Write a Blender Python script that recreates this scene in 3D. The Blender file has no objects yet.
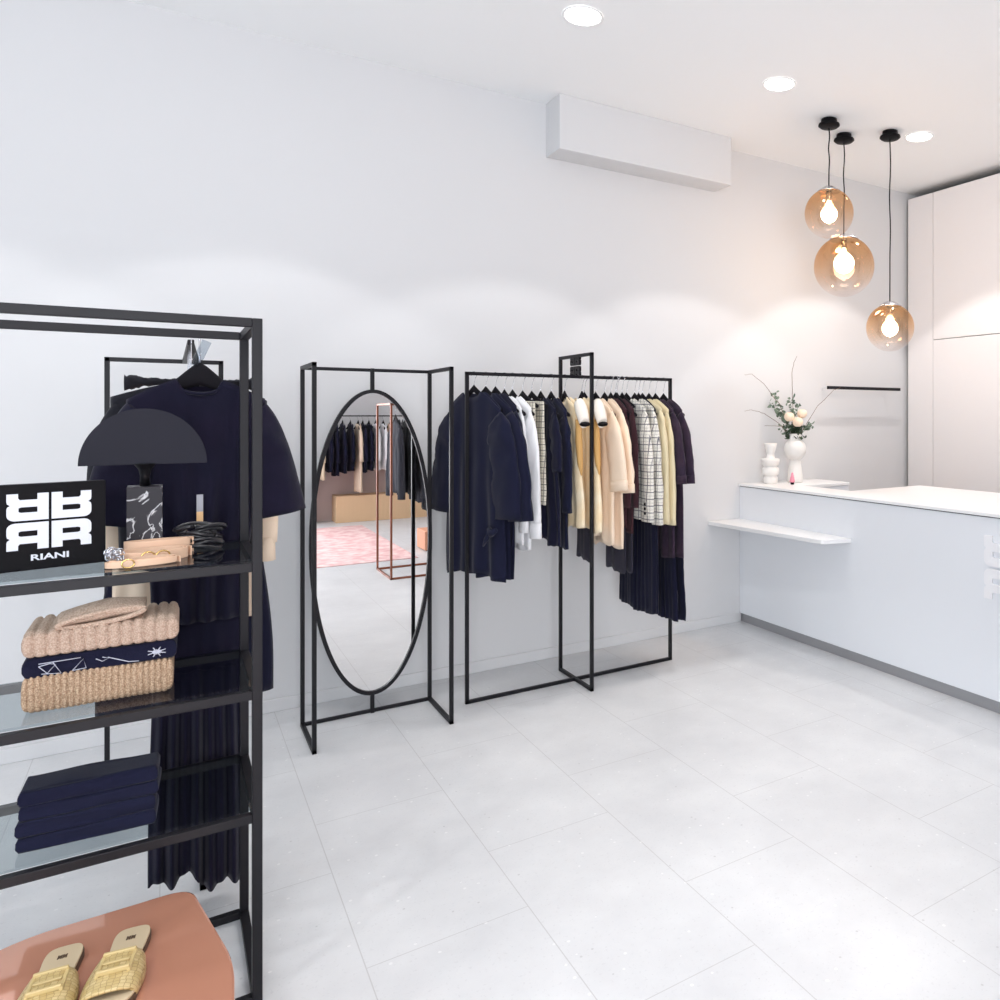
import bpy, bmesh, math, random
from mathutils import Vector, Matrix, noise
PI = math.pi
R = random.Random(7)
C = bpy.context.scene.collection
SC = bpy.context.scene

# ------------------------------------------------------------------ camera
H = 1.5
cam_d = bpy.data.cameras.new('camera')
cam = bpy.data.objects.new('camera', cam_d)
C.objects.link(cam)
cam.location = (0, 0, H)
cam.rotation_euler = (PI / 2, 0, -math.radians(36.1165))
cam_d.sensor_width = 36
cam_d.lens = 777.08 * 36 / 1000
cam_d.shift_x = -0.235
cam_d.shift_y = -0.085
cam_d.clip_start = 0.05
SC.camera = cam

# ------------------------------------------------------------------ world, exposure
w = bpy.data.worlds.new('world')
SC.world = w
w.use_nodes = True
w.node_tree.nodes['Background'].inputs[0].default_value = (0.80, 0.88, 1.0, 1)
w.node_tree.nodes['Background'].inputs[1].default_value = 1.0
SC.view_settings.view_transform = 'Standard'
SC.view_settings.look = 'None'
SC.view_settings.gamma = 1
SC.view_settings.use_curve_mapping = False
SC.view_settings.exposure = 0.13
SC.cycles.max_bounces = 10
SC.cycles.diffuse_bounces = 6
SC.cycles.transparent_max_bounces = 24
SC.cycles.sample_clamp_indirect = 4
SC.cycles.caustics_reflective = False
SC.cycles.caustics_refractive = False
try:
    SC.cycles.use_denoising = True
except Exception:
    pass

SPOT_W = 28          # each downlight
WINDOW_FILL_W = 34          # added fill at the unseen left window
ENTRANCE_FILL_W = 205  # added fill at the unseen entrance behind the camera


def area(name, loc, rot, sx, sy, watts, col):
    l = bpy.data.lights.new(name, 'AREA')
    l.shape = 'RECTANGLE'
    l.size, l.size_y = sx, sy
    l.energy = watts
    l.color = col
    o = bpy.data.objects.new(name, l)
    C.objects.link(o)
    o.location = loc
    o.rotation_euler = rot
    return o


# added fill lamps standing in for daylight from an unseen window and entrance
area('window_fill', (-2.86, 0.6, 1.55), (0, -PI / 2, 0), 2.5, 5.2, WINDOW_FILL_W, (0.86, 0.92, 1.0))
area('entrance_fill', (-0.9, -3.68, 1.45), (PI / 2, 0, 0), 2.4, 2.5, ENTRANCE_FILL_W, (0.93, 0.96, 1.0))


# ------------------------------------------------------------------ helpers
def lin(c):
    return tuple(((v / 255) / 12.92 if v / 255 <= 0.04045 else ((v / 255 + 0.055) / 1.055) ** 2.4) for v in c) + (1,)


MATS = {}


def mat(name, rgb, rough=0.5, metal=0.0, bump=None, mottled=None, coat=0, sheen=0, spec=0.5):
    """bump=(kind, scale, strength); mottled=(rgb2, scale) mixes a second colour by noise"""
    if name in MATS:
        return MATS[name]
    m = bpy.data.materials.new(name)
    m.use_nodes = True
    nt = m.node_tree
    b = nt.nodes['Principled BSDF']
    b.inputs['Base Color'].default_value = lin(rgb)
    b.inputs['Roughness'].default_value = rough
    b.inputs['Metallic'].default_value = metal
    b.inputs['Specular IOR Level'].default_value = spec
    b.inputs['Coat Weight'].default_value = coat
    b.inputs['Sheen Weight'].default_value = sheen
    tc = nt.nodes.new('ShaderNodeTexCoord')
    if mottled:
        n = nt.nodes.new('ShaderNodeTexNoise')
        n.inputs['Scale'].default_value = mottled[1]
        n.inputs['Detail'].default_value = 4
        nt.links.new(tc.outputs['Object'], n.inputs['Vector'])
        r = nt.nodes.new('ShaderNodeValToRGB')
        r.color_ramp.elements[0].position = 0.38
        r.color_ramp.elements[1].position = 0.62
        r.color_ramp.elements[0].color = lin(rgb)
        r.color_ramp.elements[1].color = lin(mottled[0])
        nt.links.new(n.outputs['Fac'], r.inputs[0])
        nt.links.new(r.outputs[0], b.inputs['Base Color'])
    if bump:
        kind, sc, st = bump
        if kind == 'noise':
            n = nt.nodes.new('ShaderNodeTexNoise')
            n.inputs['Detail'].default_value = 5
            out = n.outputs['Fac']
        elif kind == 'voronoi':
            n = nt.nodes.new('ShaderNodeTexVoronoi')
            out = n.outputs['Distance']
        else:
            n = nt.nodes.new('ShaderNodeTexWave')
            n.bands_direction = kind
            out = n.outputs['Fac']
        n.inputs['Scale'].default_value = sc
        nt.links.new(tc.outputs['Object'], n.inputs['Vector'])
        bp = nt.nodes.new('ShaderNodeBump')
        bp.inputs['Strength'].default_value = st
        bp.inputs['Distance'].default_value = 0.004
        nt.links.new(out, bp.inputs['Height'])
        nt.links.new(bp.outputs[0], b.inputs['Normal'])
    MATS[name] = m
    return m


def fab(name, rgb, rgb2=None):
    return mat(name, rgb, 0.9, bump=('noise', 260, 0.25), mottled=(rgb2, 9) if rgb2 else None, sheen=0.08, spec=0.15)


def emit(name, rgb, s):
    m = bpy.data.materials.new(name)
    m.use_nodes = True
    b = m.node_tree.nodes['Principled BSDF']
    b.inputs['Base Color'].default_value = lin(rgb)
    b.inputs['Emission Color'].default_value = lin(rgb)
    b.inputs['Emission Strength'].default_value = s
    return m


class MB:
    def __init__(self):
        self.v, self.f, self.s = [], [], []

    def add(self, vs, fs, smooth=False):
        k = len(self.v)
        self.v += [tuple(p) for p in vs]
        for f in fs:
            self.f.append(tuple(i + k for i in f))
            self.s.append(smooth)
        return self

    def box(self, x0, x1, y0, y1, z0, z1):
        vs = [(x, y, z) for z in (z0, z1) for y in (y0, y1) for x in (x0, x1)]
        return self.add(vs, [(0, 2, 3, 1), (4, 5, 7, 6), (0, 1, 5, 4), (2, 6, 7, 3), (0, 4, 6, 2), (1, 3, 7, 5)])

    def loft(self, rings, closed=True, cap0=False, cap1=False, smooth=True):
        n = len(rings[0])
        vs = [p for r in rings for p in r]
        fs = []
        m = n if closed else n - 1
        for i in range(len(rings) - 1):
            for j in range(m):
                a, b = i * n + j, i * n + (j + 1) % n
                fs.append((a, b, b + n, a + n))
        k = len(self.v)
        self.add(vs, fs, smooth)
        if cap0:
            self.f.append(tuple(k + j for j in reversed(range(n))))
            self.s.append(False)
        if cap1:
            o = k + (len(rings) - 1) * n
            self.f.append(tuple(o + j for j in range(n)))
            self.s.append(False)
        return self

    def tube(self, pts, r, n=8, r1=None, cap=True, square=False):
        pts = [Vector(p) for p in pts]
        N = len(pts)
        rings = []
        up = None
        for i, p in enumerate(pts):
            d = (pts[min(i + 1, N - 1)] - pts[max(i - 1, 0)]).normalized()
            if up is None:
                up = Vector((0, 0, 1)) if abs(d.z) < 0.9 else Vector((1, 0, 0))
            a = d.cross(up)
            if a.length < 1e-5:
                a = d.cross(Vector((0, 1, 0)))
            a.normalize()
            b = a.cross(d).normalized()
            up = b
            rr = r[i] if isinstance(r, (list, tuple)) else (r if r1 is None else r + (r1 - r) * i / (N - 1))
            if square:
                rings.append([p + (a * sx + b * sy) * rr for sx, sy in ((1, 1), (-1, 1), (-1, -1), (1, -1))])
            else:
                rings.append([p + a * math.cos(2 * PI * k / n) * rr + b * math.sin(2 * PI * k / n) * rr for k in range(n)])
        return self.loft(rings, True, cap, cap, not square)

    def lathe(self, prof, c=(0, 0, 0), n=32, cap0=True, cap1=True):
        rings = [[(c[0] + r * math.cos(2 * PI * k / n), c[1] + r * math.sin(2 * PI * k / n), c[2] + z) for k in range(n)] for r, z in prof]
        return self.loft(rings, True, cap0, cap1, True)

    def prism(self, poly, z0, z1, fn=None):
        """poly in a plane, extruded along the third axis; fn maps (u,v,w)->(x,y,z)"""
        fn = fn or (lambda u, v, w_: (u, v, w_))
        n = len(poly)
        vs = [fn(u, v, z0) for u, v in poly] + [fn(u, v, z1) for u, v in poly]
        fs = [tuple(reversed(range(n))), tuple(range(n, 2 * n))] + [(i, (i + 1) % n, (i + 1) % n + n, i + n) for i in range(n)]
        return self.add(vs, fs)

    def build(self, name, m, parent=None, loc=(0, 0, 0), rot=(0, 0, 0), bevel=0, solid=0):
        me = bpy.data.meshes.new(name)
        me.from_pydata(self.v, [], self.f)
        me.polygons.foreach_set('use_smooth', self.s)
        me.materials.append(m)
        me.update()
        bm = bmesh.new()
        bm.from_mesh(me)
        if not solid:
            bmesh.ops.recalc_face_normals(bm, faces=bm.faces)
        bm.to_mesh(me)
        bm.free()
        o = bpy.data.objects.new(name, me)
        C.objects.link(o)
        o.location = loc
        o.rotation_euler = rot
        if parent:
            o.parent = parent
        if solid:
            md = o.modifiers.new('s', 'SOLIDIFY')
            md.thickness = solid
            md.offset = 0
        if bevel:
            md = o.modifiers.new('b', 'BEVEL')
            md.width = bevel
            md.segments = 2
            md.limit_method = 'ANGLE'
        return o


def tag(o, label, cat, group=None):
    o['label'] = label
    o['category'] = cat
    if group:
        o['group'] = group
    return o


def thing(name, label, cat, loc=(0, 0, 0), rz=0, group=None):
    o = bpy.data.objects.new(name, None)
    o.empty_display_size = 0.1
    C.objects.link(o)
    o.location = loc
    o.rotation_euler = (0, 0, rz)
    return tag(o, label, cat, group)


def struct(o):
    o['kind'] = 'structure'
    return o


def copy_tree(o, parent=None):
    c = o.copy()
    C.objects.link(c)
    c.parent = parent
    for ch in list(o.children):
        copy_tree(ch, c)
    return c


def sm(t):
    t = max(0, min(1, t))
    return t * t * (3 - 2 * t)


# ------------------------------------------------------------------ materials
white_wall = mat('wall_paint', (216, 216, 217), 0.85, bump=('noise', 60, 0.03))
white_ceil = mat('ceiling_paint', (246, 247, 247), 0.9)
white_lac = mat('white_lacquer', (232, 234, 238), 0.4)
white_top = mat('white_solid_surface', (244, 244, 244), 0.3)
ward_m = mat('wardrobe_lacquer', (240, 236, 235), 0.55)
black_metal = mat('black_metal', (20, 19, 24), 0.45, 0.0, spec=.25)
black_satin = mat('black_satin', (10, 9, 13), 0.5, spec=.15)
black_hanger = mat('black_hanger_velvet', (22, 20, 25), 0.75, spec=.15)
chrome = mat('chrome', (205, 205, 210), 0.22, 1.0)
copper = mat('copper_tube', (150, 95, 75), 0.35, 0.8)
gap_m = mat('dark_gap', (60, 56, 54), 0.8)
kick_m = mat('grey_metal_plinth', (165, 165, 168), 0.4, 0.5)
gold = mat('gold', (220, 185, 120), 0.25, 1.0)


def floor_material():
    m = bpy.data.materials.new('stone_tile')
    m.use_nodes = True
    nt = m.node_tree
    N, L = nt.nodes, nt.links
    b = N['Principled BSDF']
    b.inputs['Roughness'].default_value = 0.38
    tc = N.new('ShaderNodeTexCoord')
    sep = N.new('ShaderNodeSeparateXYZ')
    L.new(tc.outputs['Object'], sep.inputs[0])

    def M(op, a, bb=None, c=None):
        n = N.new('ShaderNodeMath')
        n.operation = op
        for i, v in enumerate((a, bb, c)):
            if v is None:
                continue
            if hasattr(v, 'is_linked'):
                L.new(v, n.inputs[i])
            else:
                n.inputs[i].default_value = v
        return n.outputs[0]
    tw, tl = 0.4547, 0.91
    u = M('DIVIDE', M('SUBTRACT', sep.outputs[0], 0.434), tw)
    row = M('FLOOR', u)
    fu = M('FRACT', u)
    v = M('DIVIDE', M('SUBTRACT', M('SUBTRACT', sep.outputs[1], 0.47), M('MULTIPLY', row, 0.365)), tl)
    fv = M('FRACT', v)
    du = M('MULTIPLY', M('MINIMUM', fu, M('SUBTRACT', 1, fu)), tw)
    dv = M('MULTIPLY', M('MINIMUM', fv, M('SUBTRACT', 1, fv)), tl)
    d = M('MINIMUM', du, dv)
    joint = M('LESS_THAN', d, 0.0015)
    # stone cloudiness, chips
    n1 = N.new('ShaderNodeTexNoise')
    n1.inputs['Scale'].default_value = 2.2
    n1.inputs['Detail'].default_value = 9
    n1.inputs['Roughness'].default_value = 0.62
    L.new(tc.outputs['Object'], n1.inputs['Vector'])
    r1 = N.new('ShaderNodeValToRGB')
    r1.color_ramp.elements[0].position = 0.3
    r1.color_ramp.elements[1].position = 0.7
    r1.color_ramp.elements[0].color = lin((205, 206, 208))
    r1.color_ramp.elements[1].color = lin((222, 223, 224))
    L.new(n1.outputs['Fac'], r1.inputs[0])
    vo = N.new('ShaderNodeTexVoronoi')
    vo.inputs['Scale'].default_value = 26
    L.new(tc.outputs['Object'], vo.inputs['Vector'])
    sepc = N.new('ShaderNodeSeparateColor')
    L.new(vo.outputs['Color'], sepc.inputs[0])
    chip = M('MULTIPLY', M('LESS_THAN', vo.outputs['Distance'], 0.13), M('GREATER_THAN', sepc.outputs[0], 0.72))
    dark = M('MULTIPLY', M('LESS_THAN', vo.outputs['Distance'], 0.10), M('LESS_THAN', sepc.outputs[0], 0.16))
    n2 = N.new('ShaderNodeTexNoise')
    n2.inputs['Scale'].default_value = 90
    n2.inputs['Detail'].default_value = 3
    L.new(tc.outputs['Object'], n2.inputs['Vector'])

    def mix(fac, a, col):
        mx = N.new('ShaderNodeMix')
        mx.data_type = 'RGBA'
        if hasattr(fac, 'is_linked'):
            L.new(fac, mx.inputs['Factor'])
        else:
            mx.inputs['Factor'].default_value = fac
        L.new(a, mx.inputs[6])
        mx.inputs[7].default_value = lin(col)
        return mx.outputs[2]
    c = mix(M('MULTIPLY', chip, 0.55), r1.outputs[0], (240, 240, 240))
    c = mix(M('MULTIPLY', dark, 0.35), c, (150, 148, 148))
    c = mix(M('MULTIPLY', M('GREATER_THAN', n2.outputs['Fac'], 0.64), 0.25), c, (188, 188, 190))
    c = mix(M('MULTIPLY', joint, 0.5), c, (165, 163, 162))
    L.new(c, b.inputs['Base Color'])
    bp = N.new('ShaderNodeBump')
    bp.inputs['Strength'].default_value = 0.08
    bp.inputs['Distance'].default_value = 0.002
    L.new(n2.outputs['Fac'], bp.inputs['Height'])
    L.new(bp.outputs[0], b.inputs['Normal'])
    return m


def glass_mat(name, tint, gloss, rough=0.02):
    """thin clear sheet: mostly transmits, mirrors more at grazing angles"""
    m = bpy.data.materials.new(name)
    m.use_nodes = True
    nt = m.node_tree
    N, L = nt.nodes, nt.links
    N.remove(N['Principled BSDF'])
    t = N.new('ShaderNodeBsdfTransparent')
    t.inputs[0].default_value = lin(tint)
    g = N.new('ShaderNodeBsdfGlossy')
    g.inputs['Roughness'].default_value = rough
    fr = N.new('ShaderNodeFresnel')
    fr.inputs[0].default_value = gloss
    geo = N.new('ShaderNodeNewGeometry')
    om = N.new('ShaderNodeMath')
    om.operation = 'SUBTRACT'
    om.inputs[0].default_value = 1
    L.new(geo.outputs['Backfacing'], om.inputs[1])
    mu = N.new('ShaderNodeMath')
    mu.operation = 'MULTIPLY'
    L.new(fr.outputs[0], mu.inputs[0])
    L.new(om.outputs[0], mu.inputs[1])
    mx = N.new('ShaderNodeMixShader')
    L.new(mu.outputs[0], mx.inputs[0])
    L.new(t.outputs[0], mx.inputs[1])
    L.new(g.outputs[0], mx.inputs[2])
    L.new(mx.outputs[0], N['Material Output'].inputs[0])
    return m


def globe_mat():
    m = bpy.data.materials.new('amber_fade_glass')
    m.use_nodes = True
    nt = m.node_tree
    N, L = nt.nodes, nt.links
    N.remove(N['Principled BSDF'])
    tc = N.new('ShaderNodeTexCoord')
    sp = N.new('ShaderNodeSeparateXYZ')
    L.new(tc.outputs['Generated'], sp.inputs[0])
    rp = N.new('ShaderNodeValToRGB')
    e = rp.color_ramp.elements
    e[0].position = 0.12
    e[0].color = lin((253, 249, 247))
    e[1].position = 0.85
    e[1].color = lin((240, 208, 172))
    e2 = rp.color_ramp.elements.new(0.48)
    e2.color = lin((246, 226, 206))
    L.new(sp.outputs[2], rp.inputs[0])
    t = N.new('ShaderNodeBsdfTransparent')
    L.new(rp.outputs[0], t.inputs[0])
    g = N.new('ShaderNodeBsdfGlossy')
    g.inputs['Roughness'].default_value = 0.03
    L.new(rp.outputs[0], g.inputs[0])
    fr = N.new('ShaderNodeFresnel')
    fr.inputs[0].default_value = 1.45
    ma = N.new('ShaderNodeMath')          # metallised top is more mirror-like
    ma.operation = 'MULTIPLY_ADD'
    L.new(sp.outputs[2], ma.inputs[0])
    ma.inputs[1].default_value = 0.16
    ma.inputs[2].default_value = 0.04
    geo = N.new('ShaderNodeNewGeometry')
    fw = N.new('ShaderNodeMath')
    fw.operation = 'SUBTRACT'
    fw.inputs[0].default_value = 1
    L.new(geo.outputs['Backfacing'], fw.inputs[1])
    mb2 = N.new('ShaderNodeMath')
    mb2.operation = 'MULTIPLY'
    L.new(fr.outputs[0], mb2.inputs[0])
    L.new(fw.outputs[0], mb2.inputs[1])
    add2 = N.new('ShaderNodeMath')
    add2.operation = 'MULTIPLY_ADD'
    L.new(mb2.outputs[0], add2.inputs[0])
    add2.inputs[1].default_value = 0.6
    L.new(ma.outputs[0], add2.inputs[2])
    add2.use_clamp = True
    ma = add2
    mx = N.new('ShaderNodeMixShader')
    L.new(ma.outputs[0], mx.inputs[0])
    L.new(t.outputs[0], mx.inputs[1])
    L.new(g.outputs[0], mx.inputs[2])
    L.new(mx.outputs[0], N['Material Output'].inputs[0])
    return m


def check_mat(name, base, line, s1=0.038, w1=0.005, fine=True):
    m = bpy.data.materials.new(name)
    m.use_nodes = True
    nt = m.node_tree
    N, L = nt.nodes, nt.links
    b = N['Principled BSDF']
    b.inputs['Roughness'].default_value = 0.95
    b.inputs['Specular IOR Level'].default_value = 0.2
    tc = N.new('ShaderNodeTexCoord')
    sep = N.new('ShaderNodeSeparateXYZ')
    L.new(tc.outputs['Object'], sep.inputs[0])

    def M(op, a, bb=None):
        n = N.new('ShaderNodeMath')
        n.operation = op
        for i, v in enumerate((a, bb)):
            if v is None:
                continue
            if hasattr(v, 'is_linked'):
                L.new(v, n.inputs[i])
            else:
                n.inputs[i].default_value = v
        return n.outputs[0]
    outs = []
    for ax in (0, 2):
        for per, wd, k in ((s1, w1, 0.8), (s1 / 2.0, w1 * 0.35, 0.45)):
            fr = M('FRACT', M('DIVIDE', M('ADD', sep.outputs[ax], 5.003), per))
            outs.append(M('MULTIPLY', M('LESS_THAN', fr, wd / per), k))
    f = M('MAXIMUM', M('MAXIMUM', outs[0], outs[1]), M('MAXIMUM', outs[2], outs[3]))
    nz = N.new('ShaderNodeTexNoise')
    nz.inputs['Scale'].default_value = 220
    L.new(tc.outputs['Object'], nz.inputs['Vector'])
    f = M('ADD', f, M('MULTIPLY', M('GREATER_THAN', nz.outputs['Fac'], 0.58), 0.22))
    mx = N.new('ShaderNodeMix')
    mx.data_type = 'RGBA'
    L.new(f, mx.inputs['Factor'])
    mx.clamp_factor = True
    mx.inputs[6].default_value = lin(base)
    mx.inputs[7].default_value = lin(line)
    L.new(mx.outputs[2], b.inputs['Base Color'])
    return m


def marble_mat():
    m = bpy.data.materials.new('dark_marble')
    m.use_nodes = True
    nt = m.node_tree
    N, L = nt.nodes, nt.links
    b = N['Principled BSDF']
    b.inputs['Roughness'].default_value = 0.45
    b.inputs['Specular IOR Level'].default_value = 0.2
    tc = N.new('ShaderNodeTexCoord')
    mp = N.new('ShaderNodeMapping')
    mp.inputs['Rotation'].default_value = (0.2, 0.7, 0.1)
    L.new(tc.outputs['Object'], mp.inputs[0])
    n = N.new('ShaderNodeTexNoise')
    n.inputs['Scale'].default_value = 13
    n.inputs['Detail'].default_value = 7
    n.inputs['Distortion'].default_value = 1.6
    L.new(mp.outputs[0], n.inputs['Vector'])
    r = N.new('ShaderNodeValToRGB')
    e = r.color_ramp.elements
    e[0].position = 0.47
    e[0].color = lin((36, 34, 40))
    e[1].position = 0.53
    e[1].color = lin((50, 48, 54))
    x = e.new(0.5)
    x.color = lin((205, 205, 208))
    L.new(n.outputs['Fac'], r.inputs[0])
    L.new(r.outputs[0], b.inputs['Base Color'])
    return m


glass = glass_mat('shelf_glass', (222, 228, 230), 1.5)
win_glass = glass_mat('window_glass', (235, 240, 242), 1.45)
mirror_m = mat('mirror_silver', (242, 242, 242), 0.0, 1.0)

# ------------------------------------------------------------------ the setting
YW, XL, XR, YB, ZC = 4.552, -3.0, 5.75, -3.85, 3.415
struct(MB().box(XL - .1, XR + .1, YB - .1, YW + .1, -.12, 0).build('floor', floor_material()))
struct(MB().box(XL - .1, XR + .1, YB - .1, YW + .1, ZC, ZC + .12).build('ceiling', white_ceil))
struct(MB().box(XL - .1, XR + .1, YW, YW + .1, 0, ZC).build('wall_back', white_wall))
struct(MB().box(XR, XR + .1, YB, YW, 0, ZC).build('wall_right', white_wall))
# left and front walls, with openings added for the window and entrance fill
m = MB()
m.box(XL - .1, XL, YB, YW, 0, .25).box(XL - .1, XL, YB, YW, 2.95, ZC).box(XL - .1, XL, YB, -2.1, .25, 2.95).box(XL - .1, XL, 3.3, YW, .25, 2.95)
struct(m.build('wall_left', white_wall))
m = MB()
m.box(XL, -2.2, YB - .1, YB, 0, ZC).box(.4, XR, YB - .1, YB, 0, ZC).box(-2.2, .4, YB - .1, YB, 2.75, ZC)
struct(m.build('wall_front', white_wall))
wf = MB()
for y in (-2.1, -.3, 1.5, 3.26):
    wf.box(XL - .08, XL - .02, y, y + .04, .25, 2.95)
wf.box(XL - .08, XL - .02, -2.1, 3.3, .25, .29).box(XL - .08, XL - .02, -2.1, 3.3, 2.91, 2.95)
wo = struct(wf.build('added_window_1', black_metal))  # unseen window, put in to go with the side fill lamp
MB().box(XL - .055, XL - .045, -2.06, 3.26, .29, 2.91).build('glass_pane', win_glass, wo)
df = MB()
for x in (-2.2, -.92, .36):
    df.box(x, x + .04, YB - .08, YB - .02, 0, 2.75)
df.box(-2.2, .4, YB - .08, YB - .02, 2.71, 2.75).box(-2.2, .4, YB - .08, YB - .02, 0, .05)
do = struct(df.build('added_door_1', black_metal))  # unseen glazed door, put in to go with the back fill lamp
MB().box(-2.16, .36, YB - .055, YB - .045, .05, 2.71).build('glass_pane', win_glass, do)
struct(MB().box(XL, 3.36, YW - .012, YW, 0, .065).build('baseboard_back', white_wall, bevel=.003))
# boxed-in duct under the ceiling
struct(MB().box(1.88, 3.14, 4.345, YW, 3.085, ZC).build('trim_1', white_wall, bevel=.004))

# ------------------------------------------------------------------ ceiling lights
lens_m = emit('downlight_lens', (255, 252, 246), 9)


def downlight(x, y, label, watts=None, group='round ceiling downlights'):
    t = thing('ceiling_downlight', label, 'ceiling light', (x, y, ZC), 0, group)
    prof = [(.098, -.001), (.098, -.006), (.090, -.008), (.084, -.004), (.084, -.001)]
    MB().lathe(prof, n=40, cap0=False, cap1=False).build('trim_ring', white_top, t)
    MB().lathe([(.084, -.004), (.084, -.002)], n=40).build('lens', lens_m, t)
    l = bpy.data.lights.new('downlight_beam', 'SPOT')
    l.energy = SPOT_W if watts is None else watts
    l.spot_size = math.radians(94)
    l.spot_blend = 0.16
    l.shadow_soft_size = .035
    l.color = (1.0, 0.96, 0.935) if x > 2 else (1.0, 0.99, 0.985)
    o = bpy.data.objects.new('downlight_beam', l)
    C.objects.link(o)
    o.parent = t
    o.location = (0, 0, -.02)
    return t


downlight(1.607, 3.44, 'round white recessed ceiling light, nearest and leftmost of the three in view')
downlight(2.856, 3.48, 'round white recessed ceiling light between the duct box and the pendant lamps', 38)
downlight(4.172, 3.57, 'round white recessed ceiling light just right of the pendant lamp canopies', 54)
for x in (-.94, .335):
    downlight(x, 3.44, 'round recessed ceiling light above the left end of the back wall')
for y in (1.15, -1.25):
    for x in (-1.6, .335, 1.607, 2.856, 4.172):
        downlight(x, y, 'round recessed ceiling light in the unseen rows added as room fill', 56 if x < 1 else 12)  # out-of-view lamps added to raise the room ambient

# ------------------------------------------------------------------ pendant lamps
globe_glass = globe_mat()
bulb_m = emit('bulb', (255, 232, 205), 14)


def pendant(x, y, zc, r, label):
    t = thing('pendant_lamp', label, 'pendant lamp', (x, y, ZC), 0, 'glass globe pendant lamps over the counter')
    MB().lathe([(.050, 0), (.052, -.012), (.048, -.028), (.068, -.032), (.070, -.042), (.058, -.052), (.012, -.056)], n=36).build('canopy', black_satin, t)
    zt = zc - ZC
    top = zt + r * .965
    pts = [(0.003 * math.sin(k * .9), 0.002 * math.cos(k * 1.3), -.05 + (top + .02 + .05) * k / 14) for k in range(15)]
    MB().tube(pts, .0042, 8).build('cable', black_satin, t)
    MB().lathe([(.010, top + .026), (.034, top + .020), (r * .46, zt + r * .935), (r * .49, zt + r * .895), (r * .46, zt + r * .88)], n=36).build('cap', chrome, t)
    n = 40
    prof = []
    for k in range(n + 1):
        a = PI * (.125 + (1 - .125) * k / n)
        prof.append((max(r * math.sin(a), .001), zt + r * math.cos(a)))
    g = MB().lathe(prof, n=48, cap0=False, cap1=False).build('globe', globe_glass, t)
    MB().lathe([(.020, top - .01), (.022, top - .02), (.022, top - .07), (.017, top - .075)], n=24).build('lamp_holder', chrome, g)
    zb = top - .075
    rb = r * .34
    pr = [(.013, zb), (.016, zb - .02)] + [(rb * math.sin(a), zb - .03 - rb + rb * math.cos(a)) for a in [PI * q / 12 for q in range(3, 12)]] + [(.001, zb - .03 - 2 * rb)]
    MB().lathe(pr, n=24).build('bulb', bulb_m, g)
    l = bpy.data.lights.new('pendant_glow', 'POINT')
    l.energy = 3.5
    l.color = (1.0, .82, .66)
    l.shadow_soft_size = r * .3
    o = bpy.data.objects.new('pendant_glow', l)
    C.objects.link(o)
    o.parent = t
    o.location = (0, 0, zb - .03 - 2 * rb - .02)


pendant(3.459, 3.707, 2.805, .158, 'highest and leftmost amber glass globe pendant lamp on a short cable')
pendant(3.728, 3.847, 2.513, .205, 'largest amber glass globe pendant lamp, hanging in the middle')
pendant(3.940, 3.623, 2.090, .160, 'lowest and rightmost amber glass globe pendant lamp on the longest cable')

# ------------------------------------------------------------------ tall wardrobe on the right
WX = 5.137
t = thing('built_in_wardrobe', 'pale floor-to-ceiling built-in wardrobe with flush doors behind the counter', 'wardrobe', (WX, 2.2, 0))
MB().box(.02, .58, -4.2, 2.318, 0, 3.35).build('carcass', gap_m, t)
MB().box(0, .022, 2.052, 2.318, .02, 3.35).build('filler_panel', ward_m, t, bevel=.002)
for k in range(4):
    y1 = 2.046 - k * 1.2
    MB().box(0, .022, y1 - 1.194, y1, .02, 2.122).build('door', ward_m, t, bevel=.002)
    MB().box(0, .022, y1 - 1.194, y1, 2.128, 3.35).build('door', ward_m, t, bevel=.002)

# ------------------------------------------------------------------ logo built of four mirrored letters R
def r_glyph():
    """outer outline and counter of the letter in a 1 x 1 box, stem on the left, top at v=0, legs down to v=-1"""
    pts = [(0, 0), (.80, 0)]
    for k in range(1, 7):
        a = PI / 2 * k / 6
        pts.append((.80 + .2 * math.sin(a), -.22 + .22 * math.cos(a)))
    pts += [(1.0, -.44), (.985, -.52), (.92, -.58), (.985, -.64), (1.0, -.72), (1.0, -1.0), (.73, -1.0), (.73, -.84), (.69, -.77), (.27, -.77), (.27, -1.0), (0, -1.0)]
    hole = [(.27, -.30), (.27, -.50), (.66, -.50), (.72, -.47), (.72, -.33), (.66, -.30)]
    return pts, hole


def logo(w_, h_, th, gap=.035):
    """returns MB lying in the XZ plane centred on 0, thickness from y=-th to 0, facing -Y"""
    mb = MB()
    out, hole = r_glyph()
    hw, hh = w_ / 2, h_ / 2
    g = gap * w_ / 2
    for sx in (1, -1):
        for sz in (1, -1):
            bm = bmesh.new()
            vs = [bm.verts.new((sx * (g + (hw - g) * u), 0, sz * (-g + (hh - g) * v))) for u, v in out]
            hv = [bm.verts.new((sx * (g + (hw - g) * u), 0, sz * (-g + (hh - g) * v))) for u, v in hole]
            es = [bm.edges.new((vs[i], vs[(i + 1) % len(vs)])) for i in range(len(vs))]
            es += [bm.edges.new((hv[i], hv[(i + 1) % len(hv)])) for i in range(len(hv))]
            bmesh.ops.triangle_fill(bm, edges=es, use_beauty=True)
            ret = bmesh.ops.extrude_face_region(bm, geom=list(bm.faces))
            bmesh.ops.translate(bm, verts=[e for e in ret['geom'] if isinstance(e, bmesh.types.BMVert)], vec=(0, -th, 0))
            bm.verts.index_update()
            mb.add([tuple(v.co) for v in bm.verts], [tuple(v.index for v in f.verts) for f in bm.faces])
            bm.free()
    return mb


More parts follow.
